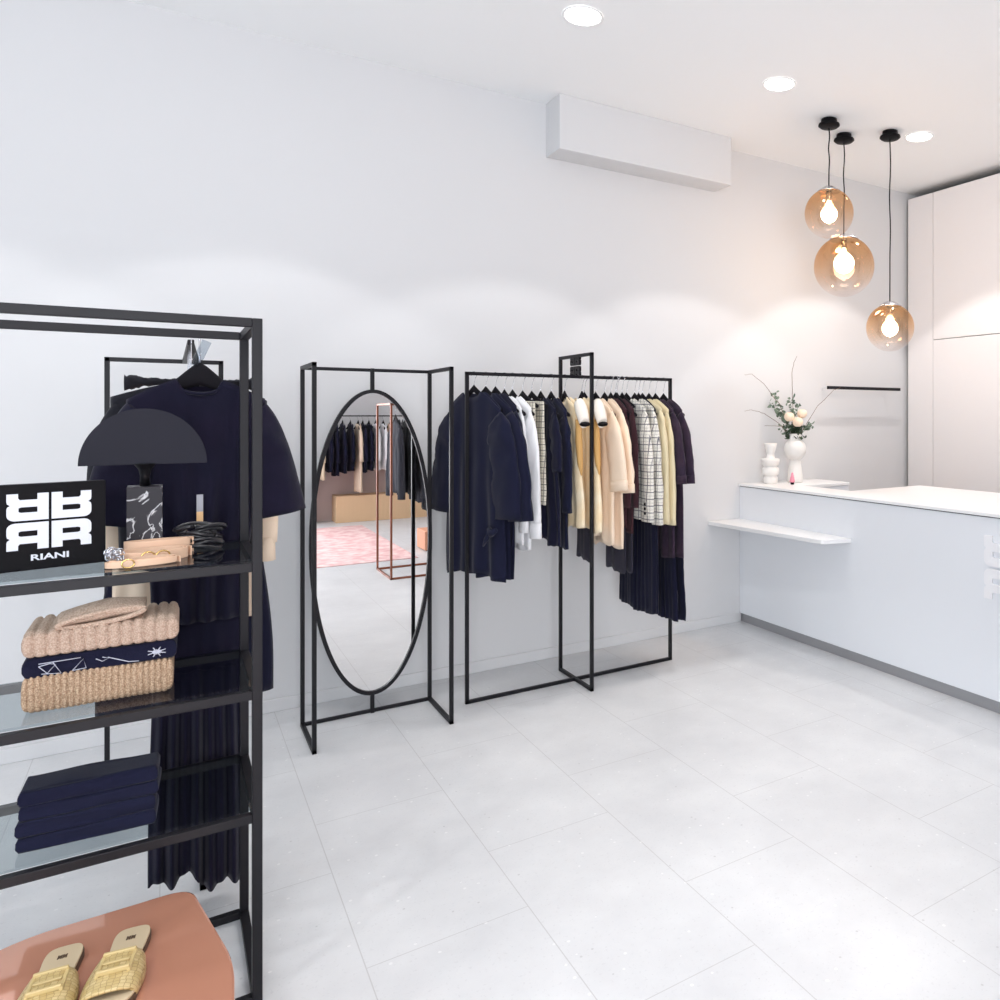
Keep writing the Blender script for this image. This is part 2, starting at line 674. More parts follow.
# ------------------------------------------------------------------ counter
CX = 3.362
counter_m = mat('counter_lacquer', (236, 239, 243), 0.45)
t = thing('shop_counter', 'long white shop counter with a low front shelf and raised emblem', 'counter', (CX, 3.0, 0))
Y1 = YW - 3.0 - .001
MB().box(0, .035, -3.6, Y1, .062, .980).build('front_panel', counter_m, t, bevel=.002)
MB().box(.012, .05, -3.6, Y1, 0, .062).build('plinth', kick_m, t)
MB().box(.004, .24, -3.6, Y1, .980, .986).build('shadow_gap', gap_m, t)
top = MB()
top.prism([(-.012, -3.6), (.92, -3.6), (.92, .66), (.25, .66), (.25, Y1), (-.012, Y1)], .986, 1.004)
top.build('worktop', white_top, t, bevel=.003)
MB().box(.036, .245, .67, Y1, .0, .978).build('back_body', white_lac, t)
MB().box(.036, .90, -3.59, .64, .0, .978).build('drawer_body', white_lac, t)
MB().prism([(0, Y1), (-.275, Y1), (-.19, .47), (-.175, .455), (0, .405)], .722, .748).build('side_shelf', white_top, t, bevel=.003)
lg = logo(.36, .318, .012)
lg.v = [(y, -x, z) for x, y, z in lg.v]
lg.build('emblem', mat('emblem_white', (246, 246, 248), .35), t, loc=(-.0005, -.735, .731))
t = thing('low_cabinet', 'white low cabinet against the back wall behind the counter', 'cabinet', (3.85, 4.36, 0))
MB().box(-.236, .23, -.20, .19, 0, .977).build('body', white_lac, t, bevel=.002)
MB().box(-.236, .235, -.205, .19, .979, 1.002).build('cabinet_top', white_top, t, bevel=.003)

# items on the counter end
ceramic = mat('white_ceramic', (236, 234, 230), 0.35)
vx, vy = 3.745, 4.38
t = thing('flower_vase', 'white round-bellied vase holding the flower bouquet', 'vase', (vx, vy, 1.0025))
MB().lathe([(.050, 0), (.056, .004), (.058, .03), (.050, .10), (.040, .155), (.034, .165)], n=40).build('foot', ceramic, t)
pr = [(.034, .162)] + [(.083 * math.sin(a), .245 - .083 * math.cos(a)) for a in [PI * q / 20 for q in range(3, 17)]] + [(.046, .318), (.044, .36), (.038, .36), (.036, .32)]
MB().lathe(pr, n=40, cap0=True, cap1=True).build('belly', ceramic, t)
t = thing('totem_vase', 'white stacked sculptural vase left of the flower vase', 'vase', (3.53, 4.40, 1.0045))
pr = [(.048, 0), (.052, .006), (.052, .045), (.044, .05), (.044, .058), (.060, .066), (.064, .085), (.060, .112), (.046, .118), (.046, .126), (.060, .134), (.066, .165), (.066, .178), (.030, .184), (.026, .215), (.030, .222), (.040, .262), (.046, .29), (.040, .292), (.034, .27)]
MB().lathe(pr, n=40).build('stacked_body', ceramic, t)
t = thing('perfume_bottle', 'tiny pink cone bottle on a dark base in front of the vase', 'bottle', (3.60, 4.24, 1.0045))
MB().lathe([(.012, 0), (.013, .006), (.013, .014), (.009, .016)], n=20).build('base', black_satin, t)
MB().lathe([(.018, .016), (.020, .020), (.014, .05), (.006, .082), (.001, .086)], n=20).build('cone', mat('pink_glass', (236, 150, 170), .25), t)

# ------------------------------------------------------------------ bouquet
leaf_m = mat('eucalyptus_leaf', (96, 116, 98), .6, mottled=((132, 150, 132), 30))
leaf_d = mat('dark_leaf', (52, 72, 50), .6)
twig_m = mat('twig', (120, 100, 84), .8)
petal_m = mat('rose_petal', (250, 226, 200), .6, sheen=.2)
t = thing('flower_bouquet', 'bouquet of cream roses, eucalyptus and bare twigs in the white vase', 'bouquet', (vx, vy, 1.0025 + .30))
base = Vector((0, 0, 0))
PX = .0074


def P(dx, dz, dy=0):      # offset across the view (metres) and height above the vase mouth
    dx, dz = dx * 1.2, dz * 1.16
    y_ = min(-dx * .59 + dy * .808, .145)      # the wall is close behind the vase
    return Vector(((dx + .59 * y_) / .808, y_, dz))


def branch(pts, r0):
    ps = []
    for i in range(len(pts) - 1):
        for k in range(5):
            ps.append(Vector(pts[i]).lerp(Vector(pts[i + 1]), k / 5))
    ps.append(Vector(pts[-1]))
    return [Vector(p) + Vector((R.uniform(-1, 1), R.uniform(-1, 1), R.uniform(-1, 1))) * .003 for p in ps]


twigs = [[(0, 0), (-.10, .24), (-.19, .37), (-.27, .43), (-.31, .42)], [(0, 0), (-.015, .3), (-.02, .44), (.0, .52), (.012, .545)],
         [(.0, 0), (.06, .10), (.14, .23), (.24, .33), (.28, .345)], [(0, 0), (-.10, .12), (-.19, .18), (-.27, .205), (-.31, .195)], [(0, .02), (-.08, .10), (-.19, .10)]]
for tw in twigs:
    ps = branch([P(a, b, R.uniform(-.03, .03)) for a, b in tw], .003)
    MB().tube(ps, .0026, 6, r1=.001).build('twig', twig_m, t)


def leaf(mb, p, d, L, W):
    d = d.normalized()
    s = d.cross(Vector((R.uniform(-1, 1), R.uniform(-1, 1), R.uniform(-1, 1)))).normalized()
    n = d.cross(s)
    c = .25 * W
    mb.add([p, p + d * L * .35 + s * W * .5 + n * c * .5, p + d * L * .4, p + d * L * .35 - s * W * .5 + n * c * .5, p + d * L * .8 + s * W * .32 + n * c, p + d * L * .8 - s * W * .32 + n * c, p + d * L],
           [(0, 1, 2), (0, 2, 3), (1, 4, 6, 2), (3, 2, 6, 5)], True)


sprays = [((-.02, .05), (-.11, .22), 34), ((-.01, .10), (-.03, .26), 26), ((0, .05), (-.16, .25), 30), ((0, .02), (.02, .24), 14), ((.02, .03), (.10, .11), 22), ((-.02, .02), (-.08, .09), 20), ((0, .0), (-.12, .30), 20)]
for a, b, n in sprays:
    mb = MB()
    p0, p1 = P(*a), P(*b, R.uniform(-.04, .04))
    mb.tube([p0, p0.lerp(p1, .5), p1], .0016, 5)
    for k in range(n):
        q = p0.lerp(p1, R.uniform(.15, 1.05)) + Vector((R.gauss(0, .012), R.gauss(0, .012), R.gauss(0, .012)))
        leaf(mb, q, Vector((R.gauss(0, 1), R.gauss(0, 1), R.gauss(.3, .8))), R.uniform(.024, .042), R.uniform(.018, .030))
    mb.build('leaf_spray', leaf_m, t)
for q in range(5):
    mb = MB()
    for k in range(22):
        p = P(max(-.06, min(.06, R.gauss(.0, .032))), R.uniform(.02, .10), R.gauss(0, .02))
        leaf(mb, p, Vector((R.gauss(0, 1), R.gauss(0, 1), R.gauss(.5, .6))), R.uniform(.03, .05), R.uniform(.016, .024))
    mb.build('dark_foliage', leaf_d, t)
mb = MB()
for k in range(9):
    a = k * 2.4
    mb.tube([(math.cos(a) * .02, math.sin(a) * .02, -.12), (math.cos(a) * .024, math.sin(a) * .024, .05), (math.cos(a) * .03, math.sin(a) * .03, .12)], .003, 6)
mb.build('stems', leaf_d, t)
for (dx, dz, dy, r) in ((-.038, .158, -.05, .035), (.014, .125, -.06, .036), (.042, .178, -.03, .034)):
    c = P(dx, dz, dy)
    mb = MB()
    for ring_i in range(4):
        rr = r * (1 - ring_i * .23)
        for k in range(5):
            a0 = 2 * PI * k / 5 + ring_i * .6
            rings = []
            for v in range(6):
                th = -1.15 + 2.45 * v / 5
                row = []
                for u in range(6):
                    aa = a0 + (u / 5 - .5) * 1.7
                    rad = rr * math.cos(th) * (1.0 + .10 * math.cos((u / 5 - .5) * PI)) + (.004 * (v / 5) ** 3)
                    row.append((c.x + rad * math.cos(aa), c.y + rad * math.sin(aa), c.z + rr * math.sin(th) * (1 + .1 * ring_i)))
                rings.append(row)
            mb.loft(rings, closed=False)
    mb.build('rose', petal_m, t, solid=.001)

# ------------------------------------------------------------------ wall rail at the right
t = thing('wall_rail', 'short black clothes rail mounted on the wall beside the wardrobe', 'clothes rail', (4.515, YW, 1.712))
MB().box(-.405, .405, -.145, -.122, -.012, .012).build('rail', black_metal, t, bevel=.002)
for s in (-1, 1):
    MB().box(s * .34 - .006, s * .34 + .006, -.125, 0, -.006, .006).build('bracket', white_lac, t)

# ------------------------------------------------------------------ square-tube frames
def bar(mb, a, b, s):
    a, b = Vector(a), Vector(b)
    lo = [min(a[i], b[i]) - s / 2 for i in range(3)]
    hi = [max(a[i], b[i]) + s / 2 for i in range(3)]
    return mb.box(lo[0], hi[0], lo[1], hi[1], lo[2], hi[2])


def bar_obj(name, t, m, pts, s):
    mb = MB()
    for i in range(len(pts) - 1):
        bar(mb, pts[i], pts[i + 1], s)
    return mb.build(name, m, t, bevel=.0015)


S = .018
# standing mirror
t = thing('standing_mirror', 'tall oval floor mirror in a black metal frame with folded side wings', 'mirror', (.82, 4.25, 0))
OX = .012
T = 1.726
h = S / 2
for x, dp in ((-.297, .372), (.292, .388)):
    bar_obj('side_frame', t, black_metal, [(x, 0, h), (x, 0, T), (x, -dp, T), (x, -dp, h), (x, 0, h)], S)
bar_obj('top_rail', t, black_metal, [(-.288, 0, T), (.283, 0, T)], S * .9)
bar_obj('bottom_rail', t, black_metal, [(-.288, 0, h), (.283, 0, h)], S * .9)
oz, oa, ob = .862, .275, .757
yo = -.022
bar_obj('stub', t, black_metal, [(OX, -.008, oz + ob), (OX, -.008, T)], S)
bar_obj('stub', t, black_metal, [(OX, -.008, h), (OX, -.008, oz - ob)], S)
rings = []
for k in range(96):
    a = 2 * PI * k / 96
    ca, sa = math.cos(a), math.sin(a)
    n_ = Vector((ca / oa, 0, sa / ob)).normalized()
    c = Vector((OX + oa * ca, yo, oz + ob * sa))
    rings.append([c + n_ * p * .009 + Vector((0, q * .012, 0)) for p, q in ((1, 1), (1, -1), (-1, -1), (-1, 1))])
rings.append(rings[0])
rim = MB().loft(rings, smooth=False).build('oval_rim', black_metal, t)
pl = [(OX + oa * .99 * math.cos(2 * PI * k / 96), oz + ob * .996 * math.sin(2 * PI * k / 96)) for k in range(96)]
MB().prism(pl, yo - .002, yo + .003, lambda u, v, w_: (u, w_, v)).build('mirror_glass', mirror_m, rim)

# clothes rack on the back wall
RX0, RX1, RY, RT = 1.254, 2.485, 4.08, 1.716
t = thing('clothes_rack', 'long black metal clothes rack with a crossing emblem frame, against back wall', 'clothes rack', (1.86, RY, 0))
bar_obj('end_post', t, black_metal, [(RX0 - 1.86, 0, h), (RX0 - 1.86, 0, RT)], S)
bar_obj('end_post', t, black_metal, [(RX1 - 1.86, 0, h), (RX1 - 1.86, 0, RT)], S)
bar_obj('hanging_rail', t, black_metal, [(RX0 - 1.86, 0, RT), (RX1 - 1.86, 0, RT)], S)
bar_obj('floor_rail', t, black_metal, [(RX0 - 1.86, 0, h), (RX1 - 1.86, 0, h)], S)
bar_obj('cross_frame', t, black_metal, [(0, -.21, h), (0, .205, h), (0, .205, 1.832), (0, -.21, 1.832), (0, -.21, h)], S)
lg = logo(.125, .112, .012)
lg.v = [(y, -x, z) for x, y, z in lg.v]
lg.build('emblem', black_metal, t, loc=(.006, -.003, 1.777))

# ------------------------------------------------------------------ garments
def hanger_parts(t, zn, w_, drop=.065, rail_top=.0, thick=.007, hook_m=chrome, body_m=black_hanger):
    """zn: neck height in local z; rail_top: local z of the rail's upper face"""
    arms = []
    n = 18
    rings = []
    for k in range(n + 1):
        u = -1 + 2 * k / n
        x = u * w_
        z = zn + .014 - (drop + .055) * abs(u) ** .95
        hh_ = .020 * (1 - .5 * abs(u))
        tt = thick * (1 + .5 * abs(u))
        y = .02 * u * u
        rings.append([(x, y + tt * math.cos(2 * PI * q / 8), z + hh_ * math.sin(2 * PI * q / 8)) for q in range(8)])
    MB().loft(rings, True, True, True).build('shoulder_bar', body_m, t)
    pts = [(0, 0, zn + .005), (0, 0, rail_top - .012 - .018)]
    rr = .017
    cz = rail_top - .002 - rr + .004
    pts = [(0, 0, zn + .005), (0, 0, (zn + cz) / 2 - .01), (0, rr * .6, cz - .014)]
    for k in range(11):
        a = -.35 + (PI + .7) * k / 10
        pts.append((0, rr * math.cos(a), cz + rr * math.sin(a)))
    MB().tube(pts, .0017, 6).build('hook', hook_m, t)


def body_mesh(ws, wh, zn, zt, zh, T_=.02, folds=5, amp=.008, nw=.32, nd=.03, nb=.008, hemvar=.008, seed=0, curve=0, belly=0, NU=44, NV=30, pleat=None, waist=None, notch=0):
    """hanging cloth body. ws/wh half widths at shoulder / hem, zn neck, zt shoulder tip, zh hem"""
    rs = random.Random(seed)
    ph = rs.uniform(0, 6)
    ph2 = rs.uniform(0, 6)
    mb = MB()

    def pt(u, v, side):
        au = abs(u)
        if au < nw:
            dep = nd if side < 0 else nb
            z0 = zn - dep * math.sqrt(max(0, 1 - (au / nw) ** 2))
        else:
            q = (au - nw) / (1 - nw)
            z0 = zn + (zt - zn) * q ** 1.25
        W = ws + (wh - ws) * sm(v * 1.1)
        if waist:
            W += waist[1] * math.exp(-((v - waist[0]) / .13) ** 2)
        hem = zh + hemvar * math.sin(u * 3.1 + ph) + hemvar * .6 * math.sin(u * 9 + ph2) - curve * (1 - u * u)
        z = z0 + (hem - z0) * v
        prof = (max(0, 1 - au ** 2.6)) ** .5
        y = side * (T_ * (.55 + .45 * sm(v * 2)) + belly * sm(v)) * prof
        fv = v ** .8
        f1 = amp * fv * math.sin(u * folds * PI / 1.0 + ph + .5 * v)
        f2 = amp * .5 * fv * math.sin(u * folds * 2.3 + ph2 - v)
        if pleat and v > pleat[0]:
            k = sm((v - pleat[0]) / (1 - pleat[0]) * 1.8)
            f1 += pleat[2] * k * math.sin(u * pleat[1] * PI + ph)
        y += (f1 + f2) * (side if pleat or folds > 8 else 1) * (1 - .6 * au ** 4)
        y += .006 * noise.noise(Vector((u * 2.5 + seed, v * 4, side)))
        return (u * W, y, z)
    rings = []
    for j in range(NV + 1):
        v = j / NV
        fr = [pt(-1 + 2 * i / NU, v, -1) for i in range(NU + 1)]
        bk = [pt(1 - 2 * i / NU, v, 1) for i in range(1, NU)]
        rings.append(fr + bk)
    mb.loft(rings, True)
    return mb


def sleeve_mesh(p0, p1, p2, w0, w1, w2, T_=.028, seed=0, wr=.004, N=20, M_=18):
    p0, p1, p2 = Vector(p0), Vector(p1), Vector(p2)
    rings = []
    for i in range(N + 1):
        s = i / N
        c = p0 * (1 - s) ** 2 + p1 * 2 * s * (1 - s) + p2 * s * s
        d = ((p1 - p0) * (1 - s) + (p2 - p1) * s).normalized()
        a = Vector((0, 1, 0)).cross(d).normalized()      # in the garment plane
        W = w0 * (1 - s) ** 2 + w1 * 2 * s * (1 - s) + w2 * s * s
        TT = T_ * (.5 + .5 * sm(s * 3)) * (1 if W > T_ else W / T_)
        row = []
        for k in range(M_):
            th = 2 * PI * k / M_
            nn = noise.noise(Vector((math.cos(th) * 1.5 + seed, s * 7, math.sin(th) * 1.5)))
            row.append(c + a * (W * math.cos(th)) + Vector((0, 1, 0)) * (TT * math.sin(th) + wr * nn))
        rings.append(row)
    return MB().loft(rings, True)


def cuff_mesh(p2, d, W, T_, L):
    d = Vector(d).normalized()
    a = Vector((0, 1, 0)).cross(d).normalized()
    p2 = Vector(p2)
    rings = []
    for s in (-.02, 0.0, L):
        rings.append([p2 + d * s + a * W * math.cos(2 * PI * k / 18) + Vector((0, T_ * math.sin(2 * PI * k / 18), 0)) for k in range(18)])
    return MB().loft(rings, True)


GG = 'garments hanging on the long rack by the back wall'
HG = 'hangers on the long rack by the back wall'


def hang(x, y, rz, short, m, body, sleeves=(), name='blouse', cat='blouse', label='', group=GG, hgroup=HG, rail_z=RT + S / 2, zn=1.605, hw=.205, extra=None, hangname=True, skipbody=False, hbody=black_hanger, drop=.06):
    zh = body['zh']
    hw = min(hw, body['ws'] - .015)
    t = thing(name, label, cat, (x, y, zh), rz, group)
    b = dict(body)
    b['zh'] = 0
    b['zn'] = b.get('zn', zn - .004) - zh
    b['zt'] = b.get('zt', zn - .015 - drop) - zh
    body_mesh(**b).build('body', m, t, solid=.003)
    for s in sleeves:
        sd = dict(s)
        for k in ('p0', 'p1', 'p2'):
            p = sd[k]
            sd[k] = (p[0], p[1] if len(p) > 2 else 0, p[-1] - zh)
        cuff = sd.pop('cuff', None)
        sleeve_mesh(**sd).build('sleeve', m, t, solid=.003)
        if cuff:
            d = Vector(sd['p2']) - Vector(sd['p1'])
            cuff_mesh(sd['p2'], d, sd['w2'] * cuff[0], sd.get('T_', .028) * 1.12, cuff[1]).build('cuff', m, t, solid=.004)
    if extra:
        extra(t, zh)
    hz = zn
    hg = thing('clothes_hanger', 'black hanger carrying the ' + short, 'hanger', (x, y, hz), rz, hgroup)
    hanger_parts(hg, 0, hw, drop=drop, rail_top=rail_z - hz, body_m=hbody)
    return t


navy = fab('navy_wool', (22, 24, 46))
navy2 = fab('navy_jersey', (20, 21, 42))
ink = fab('ink_crepe', (19, 18, 36), (23, 19, 38))
whitef = fab('white_cotton', (238, 238, 240))
cream = fab('cream_knit', (248, 232, 204))
creamy = fab('cream_eyelet', (250, 234, 204), (244, 220, 180))
peach = fab('peach_linen', (242, 220, 196))
peachd = fab('peach_satin', (228, 192, 162))
burg = fab('burgundy_wool', (62, 38, 44))
plum = fab('plum_satin', (48, 38, 54), (58, 44, 58))
char = fab('charcoal_wool', (52, 50, 62))
sand = fab('sand_wool', (222, 208, 172))
black_f = fab('black_wool', (30, 30, 36))
grey_f = fab('dark_grey_wool', (58, 58, 66))
tweed = check_mat('checked_tweed', (228, 224, 214), (58, 58, 78))
tweed_f = check_mat('fine_checked_tweed', (222, 216, 200), (70, 68, 72), .030, .004)
stripe = check_mat('striped_knit', (220, 218, 214), (40, 40, 52), .028, .012)

NR = -PI / 2   # faces the left end of the rack; local +X points to the viewer


def sl(side, tipx, tipz, ex, ez, w0, w1, w2, **k):
    hh0 = min(w0, .07)
    d = dict(p0=(side * (tipx - .05), 0, tipz - hh0 + .018), p1=(side * (tipx + (ex - tipx) * .45 + .008), 0, tipz - hh0 - .07), p2=(side * ex, 0, ez), w0=hh0, w1=w1, w2=w2)
    d.update(k)
    return d


def both(tipx, tipz, ex, ez, w0, w1, w2, **k):
    k.setdefault('wr', .009)
    return [sl(1, tipx, tipz, ex, ez, w0, w1, w2, **k), sl(-1, tipx, tipz, ex, ez, w0, w1, w2, **k)]


# --- three navy coats
def bow(t, zh):
    mb = MB()
    z = .93 - zh
    mb.tube([(.20, -.045, z), (.235, -.055, z - .02), (.27, -.05, z)], [.012, .02, .012], 10)
    mb.tube([(.235, -.055, z), (.20, -.06, z - .05), (.17, -.058, z - .09)], [.008, .012, .004], 8)
    mb.build('tie_belt', navy, t)


hang(1.290, RY, -1.30, 'leftmost navy kimono coat', navy, dict(ws=.235, wh=.27, zh=.66, zt=1.53, T_=.022, folds=4, amp=.013, seed=1, curve=-.02), both(.235, 1.52, .29, .98, .09, .12, .105, T_=.032, seed=1, wr=.016),
     'kimono_coat', 'coat', 'navy kimono coat with wide sleeves and tied cuff, leftmost on the long rack', extra=bow, zn=1.625)
hang(1.352, RY, -1.36, 'second navy coat from the left', navy, dict(ws=.24, wh=.235, zh=.655, zt=1.53, T_=.020, folds=4, amp=.012, seed=2), both(.24, 1.52, .325, .97, .09, .12, .10, T_=.030, seed=2, wr=.014),
     'wide_sleeve_coat', 'coat', 'navy coat with one broad open sleeve, second from the left on the long rack', zn=1.62)
hang(1.404, RY, -1.45, 'narrow navy jacket', navy2, dict(ws=.23, wh=.21, zh=.67, zt=1.54, T_=.018, folds=3, amp=.008, seed=3), both(.23, 1.53, .25, 1.0, .07, .09, .07, T_=.02, seed=3),
     'jacket', 'jacket', 'narrow navy jacket squeezed between the wide coats and the white shirts', zn=1.62)
# --- white shirts
hang(1.452, RY, -1.50, 'first white shirt', whitef, dict(ws=.215, wh=.22, zh=.84, zt=1.53, T_=.015, folds=4, amp=.006, seed=4), both(.215, 1.52, .235, .95, .055, .06, .035, T_=.015, seed=4, cuff=(1.1, .05)),
     'shirt', 'shirt', 'white shirt directly right of the navy coats, mostly hidden by its twin', zn=1.605)
hang(1.496, RY, -1.50, 'second white shirt', whitef, dict(ws=.225, wh=.23, zh=.80, zt=1.53, T_=.017, folds=4, amp=.008, seed=5), both(.225, 1.52, .275, .93, .06, .07, .04, T_=.02, seed=5, cuff=(1.15, .06)),
     'shirt', 'shirt', 'white shirt with a full long sleeve, next to the checked shorts', zn=1.605)


def clips(t, zh):
    pass


def short_item(x, lab, short, m, zh, seed, name, cat):
    hang(x, RY, NR, short, m, dict(ws=.17, wh=.20, zn=1.575, zt=1.57, zh=zh, T_=.02, folds=3, amp=.006, seed=seed, nw=.5, nd=.004, nb=.002), (), name, cat, lab, zn=1.60, hw=.16, drop=.012)


short_item(1.552, 'fine-checked tweed skirt clipped to a straight hanger right of the white shirts', 'left fine-checked skirt', tweed_f, 1.045, 6, 'checked_skirt', 'skirt')
short_item(1.604, 'fine-checked tweed skirt beside the navy dresses, right one of the pair', 'right fine-checked skirt', tweed_f, 1.035, 7, 'checked_skirt', 'skirt')
# --- navy pieces
hang(1.655, RY, NR, 'flared navy dress', navy2, dict(ws=.20, wh=.255, zh=.82, zt=1.53, T_=.02, folds=6, amp=.010, seed=8, hemvar=.02, pleat=(.5, 8, .006)), both(.20, 1.52, .225, 1.2, .05, .055, .045, T_=.018, seed=8),
     'flared_dress', 'dress', 'short navy dress with flared pleated hem right of the checked skirts', zn=1.6)
hang(1.715, RY, NR, 'plain navy cardigan', navy, dict(ws=.205, wh=.22, zh=.80, zt=1.52, T_=.02, folds=4, amp=.010, seed=9, hemvar=.015), both(.205, 1.51, .215, .98, .05, .055, .04, T_=.02, seed=9),
     'cardigan', 'cardigan', 'plain navy cardigan just left of the cream sleeveless tops', zn=1.6)


# --- cream sleeveless tops with white padded shoulder ends
def pads(side):
    def f(t, zh):
        mb = MB()
        z = 1.535 - zh
        rings = []
        for k in range(9):
            s = k / 8
            r_ = .032 + .008 * math.sin(s * PI)
            c = Vector((.185 + .075 * s, 0, z + .03 - .11 * s ** 1.3))
            rings.append([c + Vector((0, r_ * .8 * math.cos(2 * PI * q / 14), 0)) + Vector((.6, 0, .8)) * (r_ * math.sin(2 * PI * q / 14)) for q in range(14)])
        mb.loft(rings, True, True, True)
        mb.build('shoulder_pad', fab('ivory_padding', (240, 232, 220)), t)
        c = Vector((.262, 0, z - .084))
        MB().lathe([(.004, -.014), (.022, -.010), (.029, .0), (.022, .010), (.004, .014)], c=c, n=16).build('pad_tip', black_satin, t)
        MB().tube([(.180, 0, z - .06), (.188, 0, z - .18), (.205, 0, z - .30), (.222, 0, z - .36)], [.016, .020, .016, .004], 10).build('armhole_binding', mat('ochre_lining', (214, 168, 104), .8), t)
    return f


hang(1.795, RY, NR, 'left cream sleeveless top', creamy, dict(ws=.155, wh=.25, zh=.905, zt=1.545, T_=.022, folds=5, amp=.008, seed=10, hemvar=.02, waist=(.35, .02)), (), 'sleeveless_top', 'top',
     'cream eyelet sleeveless top with white padded shoulder, left one of the pair', zn=1.605, extra=pads(1), hw=.19)
hang(1.90, RY, NR, 'right cream sleeveless top', creamy, dict(ws=.155, wh=.25, zh=.88, zt=1.545, T_=.024, folds=5, amp=.008, seed=11, hemvar=.02, waist=(.35, .02)), (), 'sleeveless_top', 'top',
     'cream eyelet sleeveless top with white padded shoulder, beside the emblem frame post', zn=1.605, extra=pads(1), hw=.19)
# --- trousers showing below
hang(1.935, RY + .04, NR, 'dark trousers behind the emblem frame post', char, dict(ws=.10, wh=.095, zn=1.56, zt=1.55, zh=.675, T_=.010, folds=2, amp=.003, seed=12, nd=.002, nb=.001), (), 'folded_trousers', 'trousers',
     'dark folded trousers whose hem shows beside the post of the emblem frame', zn=1.60, hw=.13, drop=.01)
# --- peach tops
hang(1.985, RY, NR, 'peach kimono blouse', peach, dict(ws=.21, wh=.23, zh=.80, zt=1.52, T_=.02, folds=5, amp=.008, seed=13, hemvar=.02), [sl(1, .21, 1.52, .285, 1.12, .075, .095, .085, T_=.025, seed=13, cuff=(1.04, .035)), sl(-1, .21, 1.52, .26, 1.12, .07, .09, .08, T_=.02, seed=13)],
     'kimono_blouse', 'blouse', 'peach blouse with wide cuffed half sleeve, left one of the pair', zn=1.6)
hang(2.042, RY, NR, 'slim peach blouse', peach, dict(ws=.21, wh=.23, zh=.76, zt=1.52, T_=.018, folds=5, amp=.008, seed=14, hemvar=.02), both(.21, 1.52, .275, 1.10, .065, .08, .07, T_=.02, seed=14, cuff=(1.04, .03)),
     'kimono_blouse', 'blouse', 'peach blouse with cuffed half sleeve directly left of the burgundy cardigans', zn=1.6)
# --- burgundy
hang(2.082, RY, NR, 'left burgundy cardigan', burg, dict(ws=.19, wh=.19, zh=.86, zt=1.53, T_=.015, folds=4, amp=.005, seed=15), both(.19, 1.52, .20, .98, .045, .05, .035, T_=.015, seed=15),
     'cardigan', 'cardigan', 'burgundy cardigan next to the peach blouses', zn=1.6)
hang(2.122, RY, NR, 'right burgundy cardigan', burg, dict(ws=.205, wh=.195, zh=.84, zt=1.53, T_=.014, folds=4, amp=.005, seed=16), both(.205, 1.52, .215, .98, .045, .05, .035, T_=.014, seed=16),
     'cardigan', 'cardigan', 'burgundy cardigan next to the checked jacket', zn=1.6)
for i, (x, lab, sh) in enumerate(((2.103, 'dark folded trousers with hems below the burgundy cardigans, left pair', 'left dark trousers'), (2.145, 'dark folded trousers below the checked jacket, right pair', 'right dark trousers'))):
    hang(x, RY - .02, NR, sh, char, dict(ws=.12, wh=.12, zn=1.56, zt=1.55, zh=.60, T_=.006, folds=2, amp=.003, seed=17 + i, nd=.002, nb=.001), (), 'folded_trousers', 'trousers', lab, zn=1.60, hw=.13, drop=.01)


# --- checked jackets
def buttons(t, zh):
    for k in range(3):
        MB().lathe([(.001, -.004), (.008, -.003), (.009, 0), (.008, .003), (.001, .004)], n=14).build('button', black_satin, t, loc=(.262, -.024, 1.0 - zh - k * .026), rot=(PI / 2, 0, .2))


hang(2.185, RY, NR, 'buttoned checked jacket', tweed, dict(ws=.225, wh=.235, zh=.90, zt=1.535, T_=.018, folds=3, amp=.006, seed=20), both(.225, 1.53, .255, .90, .06, .065, .055, T_=.024, seed=20),
     'checked_jacket', 'jacket', 'black and white checked jacket with dark sleeve buttons, front one of the pair', zn=1.6, extra=buttons)
hang(2.24, RY, NR, 'hindmost checked jacket', tweed, dict(ws=.225, wh=.235, zh=.90, zt=1.535, T_=.018, folds=3, amp=.006, seed=21), both(.225, 1.53, .265, .88, .055, .06, .05, T_=.022, seed=21),
     'checked_jacket', 'jacket', 'black and white checked jacket next to the sand-coloured jackets', zn=1.6)
hang(2.292, RY, NR, 'left sand jacket', sand, dict(ws=.225, wh=.225, zh=.89, zt=1.535, T_=.015, folds=3, amp=.005, seed=22), both(.225, 1.53, .255, .88, .05, .055, .045, T_=.018, seed=22),
     'sand_jacket', 'jacket', 'sand-coloured jacket touching the checked jackets', zn=1.6)
hang(2.336, RY, NR, 'right sand jacket', sand, dict(ws=.225, wh=.225, zh=.88, zt=1.53, T_=.015, folds=3, amp=.005, seed=23), both(.225, 1.52, .255, .87, .05, .055, .045, T_=.018, seed=23),
     'sand_jacket', 'jacket', 'sand-coloured jacket touching the plum dresses', zn=1.6)
